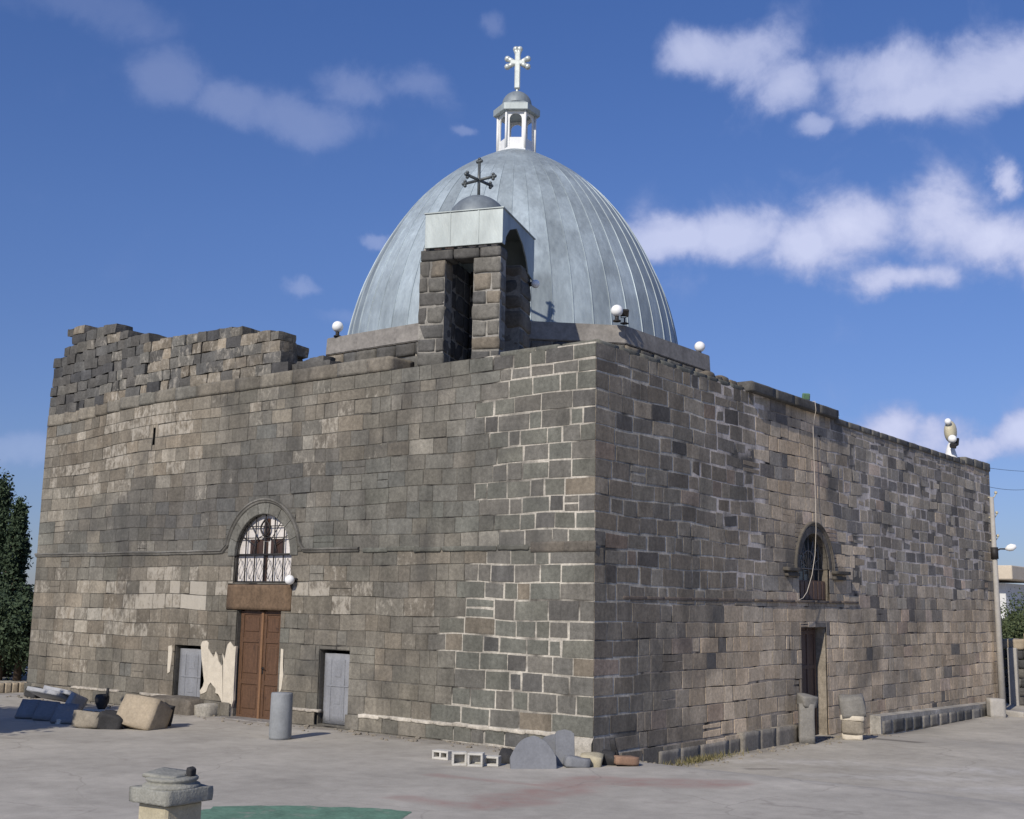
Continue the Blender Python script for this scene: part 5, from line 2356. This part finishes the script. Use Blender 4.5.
# ---- pedestal in the foreground: a column base on a yellowed post
def pedestal():
    P = on_z(171.5, 789, 1.0)
    P = Vector((P.x, P.y, 0))
    zt = 1.0
    o = empty('column_pedestal', P, 'weathered column base on a yellowed stone post in the near yard', 'pedestal')
    bm = bmesh.new()
    u = (Vector((P.x, P.y, zt)) - CAM).length / FPX
    wq = 57 * u * .72
    box(bm, P + Vector((0, 0, zt * .45)), (wq, wq, zt * .9), (0, 0, .03), bev=.02)
    obj('post', bm, PEDM, o)
    bm = bmesh.new()
    hcap = 13 * u
    rock(bm, P + Vector((0, 0, zt * .9 + hcap / 2)), (73 * u * .735, 73 * u * .735, hcap), rot=(0, 0, .03), rough=.05, seed=3, nseg=8, pw=.07)
    z0 = zt * .9 + hcap - .01
    lathe(bm, P + Vector((0, 0, z0)), [(26 * u, 0), (26.5 * u, 1.6 * u), (25.5 * u, 3.4 * u), (22.5 * u, 4.2 * u), (22 * u, 6 * u), (23.5 * u, 7 * u), (24 * u, 8.6 * u), (22.5 * u, 10 * u), (0, 10.4 * u)], 36)
    obj('column_base', bm, PEDGREY, o)
    bm = bmesh.new()
    rock(bm, P + Vector((-.05, 0, z0 + 11 * u)), (36 * u, 34 * u, 4 * u), rot=(.03, .05, .3), rough=.12, seed=4, nseg=6, pw=.2)
    obj('broken_top', bm, PEDGREY, o)
    bm = bmesh.new()
    cpt = P + Vector((.62 * 22 * u, .62 * 22 * u * .8, z0 + 9 * u))
    rock(bm, cpt + Vector((0, 0, 4 * u)), (7 * u, 7 * u, 9 * u), rot=(.2, .3, .2), rough=.2, seed=6, pw=.3)
    obj('lug', bm, DARKSTONE, o)


pedestal()

# ------------------------------------------------------------------ right: lamp post, block, wall, house, wires
pb = on_g(1003, 712)
dd = (pb - CAM).length
ptop = pb + Vector((0, 0, 0))
rz = ray(991.5, 497)
# the post leans a little; its top lies at the same distance
hp_ = CAM + rz * (((pb - CAM).xy.length) / rz.xy.length)
o = empty('street_lamp', pb, 'pale leaning concrete lamp post at the right end of the church', 'street lamp')
bm = bmesh.new()
tube(bm, [pb - Vector((0, 0, .3)), pb.lerp(hp_, .5), hp_], [.12, .095, .07], 10)
obj('post', bm, CONCPOST, o)
arm0 = pb.lerp(hp_, .74)
rr3 = ray(1006, 549)
arm1 = CAM + rr3 * ((pb - CAM).xy.length / rr3.xy.length)
bm = bmesh.new()
tube(bm, [arm0, arm0.lerp(arm1, .5) + Vector((0, 0, .05)), arm1], .03, 6)
tube(bm, [arm0 - (hp_ - pb).normalized() * .25, arm0 + (hp_ - pb).normalized() * .15], .13, 8)
obj('arm', bm, IRON, o)
bm = bmesh.new()
rr3 = ray(1016, 546)
arm2 = CAM + rr3 * ((pb - CAM).xy.length / rr3.xy.length)
dv = (arm2 - arm1).normalized()
tube(bm, [arm1 - dv * .02, arm1 + dv * .08, arm1.lerp(arm2, .6), arm2], [.04, .11, .13, .06], 10)
obj('lamp_head', bm, GLOBE, o)

p = on_g(991, 717)
bm = bmesh.new()
u = (p - CAM).length / FPX
rock(bm, p + Vector((.1, .2, 7.5 * u)), (13 * u, 13 * u, 18 * u), rot=(0, 0, .6), rough=.03, seed=91, nseg=5, pw=.05)
single('concrete_block', bm, CONCPOST, 'grey concrete block at the foot of the lamp post', 'block', smooth=True)

# kerb in front of the right-hand garden
bm = bmesh.new()
k0, k1 = on_g(1003, 715), on_g(1060, 722)
d = (k1 - k0).normalized()
n = 0
s = 0.0
r = random.Random(2)
while s < 7:
    l_ = r.uniform(.6, 1.0)
    c = k0 + d * (s + l_ / 2)
    rock(bm, (c.x, c.y + .2, ground_z(c.x, c.y) + .06), (l_ - .02, .3, .2), rot=(0, 0, math.atan2(d.y, d.x)), rough=.06, seed=950 + n, nseg=4, pw=.1)
    s += l_
    n += 1
o = obj('kerb', bm, CONCPOST)
tag(o, kind='structure')


# garden wall with pillars to the right of the church
def garden_wall():
    # visible just behind the lamp post, at about y = 27
    yw = 28.0
    z0 = -.6
    A = on_y(1003, 660, yw)
    x0 = A.x - 1.0
    zt = on_y(1012, 650, yw).z
    o = empty('garden_wall', (x0, yw, z0), 'low stone garden wall with pale pillars behind the lamp post', 'wall')
    bm = bmesh.new()
    lay = tone_layers(bm)
    r = random.Random(6)
    n = 0
    for row in range(6):
        h = (zt - z0) / 6
        x = x0
        while x < x0 + 12:
            l_ = r.uniform(.4, .8)
            rock(bm, (x + l_ / 2, yw + .18, z0 + h * (row + .5)), (l_ - .02, .34, h - .015), rough=.06, seed=7000 + n,
                 tone=jitter(pick(r, [(3, DARK), (2, DGREY), (1, GREY)]), .2, r), lime=.02, nseg=3, pw=.12)
            x += l_
            n += 1
    obj('wall_courses', bm, STONE, o)
    for k in range(5):
        x = on_y(1013, 660, yw).x + k * 2.4
        bm = bmesh.new()
        box(bm, (x, yw + .1, (z0 + zt) / 2 + .03), (.34, .5, zt - z0 + .1), bev=.02)
        obj('pillar', bm, CONCPOST, o)
    bm = bmesh.new()
    x = x0
    n = 0
    while x < x0 + 11.8:
        l_ = r.uniform(.5, .9)
        h = r.uniform(.3, .75)
        rock(bm, (x + l_ / 2, yw + .2, zt + h / 2 + .03), (l_, .4, h), rough=.08, seed=7600 + n, nseg=4, pw=.12)
        x += l_
        n += 1
    obj('top_stones', bm, TANSTONE, o)


garden_wall()


def house():
    yh = 62.0
    L0 = on_y(999, 575, yh)
    top = on_y(1008, 566, yh).z
    slab_b = on_y(1008, 580, yh).z
    xr = on_y(1018, 575, yh).x
    xw = on_y(1006, 600, yh).x
    gz = on_y(1003, 625, yh).z
    o = empty('house', (xr, yh, 0), 'distant white house with a cream balcony beyond the lamp post', 'house')
    xl = on_y(960, 600, yh).x
    bm = bmesh.new()
    box(bm, ((xl + xw) / 2, yh + 4, (slab_b - 1.2) / 2 - .3), (xw - xl, 8, slab_b + 1.4 + .0))
    obj('house_walls', bm, HOUSEW, o)
    bm = bmesh.new()
    box(bm, ((xl + xr) / 2, yh + 3.4, (top + slab_b) / 2), (xr - xl, 9.4, top - slab_b), bev=.05)
    obj('balcony', bm, HOUSEC, o)
    for k in range(3):
        bm = bmesh.new()
        xx = xw - 1.0 - k * 2.6
        box(bm, (xx, yh - .03, slab_b - 1.5), (1.1, .12, 1.2), bev=.02)
        wf = obj('window', bm, HOUSEC, o)
        bm = bmesh.new()
        box(bm, (xx, yh - .10, slab_b - 1.5), (.9, .04, 1.0))
        obj('pane', bm, GLASSM, wf)


house()


def wire(a, b, sag, label):
    bm = bmesh.new()
    pts = []
    for k in range(25):
        t = k / 24
        p = a.lerp(b, t)
        pts.append(p - Vector((0, 0, sag * 4 * t * (1 - t))))
    tube(bm, pts, .008, 5)
    single('overhead_wire', bm, WIREM, label, 'wire', 'overhead wires right of the church')


wa = on_x(989, 468, -.5)
wb = on_y(1060, 470, 45)
wire(wa, wb, .1, 'upper black wire running right from the corner of the church roof')
wa = on_x(989, 487, -.02)
wb = on_y(1060, 478, 45)
wire(Vector((0, 24.88, wa.z)), wb, .3, 'lower black wire running right from the church wall')

# small bracket with insulators at the far corner of the side wall
for z, wl in ((6.7, 'highest'), (6.0, 'middle'), (5.2, 'lowest')):
    bm = bmesh.new()
    tube(bm, [(-.02, 24.6, z), (.16, 24.75, z), (.22, 24.8, z + .12)], .02, 5)
    icosphere(bm, (.22, 24.8, z + .17), .06, sub=1)
    single('insulator_bracket', bm, CREAM, 'small pale insulator on the far corner of the side wall, %s of three' % wl, 'insulator', 'insulators at the far wall corner')


# ------------------------------------------------------------------ trees
def leaf(bm, tl, p, s, r, tn):
    a = Vector((r.gauss(0, 1), r.gauss(0, 1), r.gauss(0, 1))).normalized()
    b = a.cross(Vector((r.gauss(0, 1), r.gauss(0, 1), r.gauss(0, 1)))).normalized()
    vv = [bm.verts.new(p + a * s), bm.verts.new(p + b * s * .45), bm.verts.new(p - a * s * .8), bm.verts.new(p - b * s * .45)]
    for v in vv:
        v[tl] = (tn, tn, tn, 1)
    bm.faces.new(vv)


def conifer(p, h, rad, label, seed, n=9000, name='conifer_tree', low=.04, s0=.16):
    o = empty(name, p, label, 'tree', 'dark trees left of the church')
    r = random.Random(seed)
    bm = bmesh.new()
    tube(bm, [p - Vector((0, 0, .2)), p + Vector((.05, 0, h * .5)), p + Vector((0, 0, h * .95))], [h * .03, h * .018, .02], 8)
    for k in range(26):
        z = h * (low + .9 * r.random())
        a = r.uniform(0, 2 * PI)
        l_ = rad * .8 * max(0.0, 1 - z / h) ** .6
        tube(bm, [p + Vector((0, 0, z)), p + Vector((math.cos(a) * l_, math.sin(a) * l_, z + l_ * .35))], [.04, .012], 5)
    obj('trunk', bm, BARK, o)
    bm = bmesh.new()
    tl = bm.verts.layers.float_color.new('tone')
    # foliage in sprays: clumps round branch tips, leaving gaps
    ncl = int(n / 60)
    for c in range(ncl):
        t = low + (1 - low) * r.random() ** .9
        rr_ = rad * max(0.0, 1 - t) ** .55 * (.75 + .5 * r.random()) * (.7 + .3 * math.sin(t * 25 + seed))
        a = r.uniform(0, 2 * PI)
        q = p + Vector((math.cos(a) * rr_ * math.sqrt(r.uniform(.15, 1)), math.sin(a) * rr_ * math.sqrt(r.uniform(.15, 1)), t * h))
        base_t = r.uniform(.0, .8)
        cs = rad * r.uniform(.12, .26)
        for k in range(60):
            d = Vector((r.gauss(0, 1), r.gauss(0, 1), r.gauss(0, 1.5))) * cs * .6
            leaf(bm, tl, q + d, s0 * r.uniform(.5, 1.2), r, min(1, max(0, base_t + r.uniform(-.2, .2))))
    obj('crown', bm, CONIFER, o)


def bush_tree(p, h, rad, label, seed, n=6000, mat=None, group=None, name='broadleaf_tree', s0=.14):
    o = empty(name, p, label, 'tree', group)
    r = random.Random(seed)
    bm = bmesh.new()
    tube(bm, [p - Vector((0, 0, .2)), p + Vector((.1, 0, h * .4)), p + Vector((0, 0, h * .7))], [.14, .1, .05], 8)
    cl = []
    for k in range(int(n / 90)):
        d = Vector((r.gauss(0, 1), r.gauss(0, 1), r.gauss(0, .8))).normalized() * r.uniform(.35, 1.0)
        cl.append(p + Vector((d.x * rad, d.y * rad, h * .6 + d.z * h * .42)))
    for q in cl[:14]:
        tube(bm, [p + Vector((0, 0, h * .35)), (p + q) / 2 + Vector((0, 0, h * .2)), q], [.06, .035, .012], 5)
    obj('trunk', bm, BARK, o)
    bm = bmesh.new()
    tl = bm.verts.layers.float_color.new('tone')
    for q in cl:
        bt = r.uniform(.1, .9)
        cs = rad * r.uniform(.16, .3)
        for k in range(90):
            d = Vector((r.gauss(0, 1), r.gauss(0, 1), r.gauss(0, .8))) * cs * .6
            leaf(bm, tl, q + d, s0 * r.uniform(.5, 1.2), r, min(1, max(0, bt + r.uniform(-.25, .25))))
    obj('crown', bm, mat or BROAD, o)


t1 = on_z(10, 688, 0)
for (px, pyt, x, rad, lab, sd_) in ((4, 482, -27.0, 1.2, 'tall dark conifer at the left edge with a pointed crown', 1), (21, 500, -26.0, .8, 'shorter dark conifer standing close to the church wall', 2),
                                   (-75, 450, -30.0, 2.0, 'broad dark conifer beyond the left edge of the yard', 3)):
    top = on_x(px, pyt, x)
    conifer(Vector((x, top.y, -.1)), top.z, rad, lab, sd_, n=15000, s0=.085)
# dark hedge below the conifers
for k, (px, pyt, x, lab) in enumerate(((6, 582, -24.5, 'dense dark bush in front of the conifers at the left edge'), (23, 596, -24.0, 'dense dark bush between the conifers and the church'))):
    top = on_x(px, pyt, x)
    bush_tree(Vector((x, top.y, -.1)), top.z, 1.5, lab, 40 + k, n=13000, s0=.085, mat=CONIFER, group='dark trees left of the church', name='dark_bush')
# pale low wall at the foot of the trees
bm = bmesh.new()
A, B = on_z(-40, 694, 0), on_z(24, 692, 0)
d = (B - A)
l_ = d.length
n = 9
for k in range(n):
    c = A + d * ((k + .5) / n)
    rock(bm, (c.x, c.y + .2, .12), (l_ / n - .02, .3, .3), rot=(0, 0, math.atan2(d.y, d.x)), rough=.05, seed=970 + k, nseg=4, pw=.1)
single('low_wall', bm, TANSTONE, 'low pale stone edging at the foot of the dark trees', 'wall')

# trees behind the garden wall on the right
for k, (px, pyt, y, rad, lab) in enumerate(((1013, 619, 38.0, 1.5, 'olive green tree behind the garden wall near the lamp post'), (1031, 612, 40.0, 2.0, 'olive green tree behind the garden wall at the right edge'),
                                            (1060, 585, 44.0, 2.6, 'tall olive green tree beyond the right edge of the yard'))):
    top = on_y(px, pyt, y)
    bush_tree(Vector((top.x, y, -.5)), top.z + .5, rad, lab, 60 + k, n=16000, s0=.09, group='green trees right of the church')

# unseen tree added left of the yard to cast shade over the slab pile
bush_tree(Vector((-12.2, -9.5, 0)), 5.3, 2.3, 'unseen dense tree added at the near left to shade the slab pile', 9, n=26000, s0=.17)
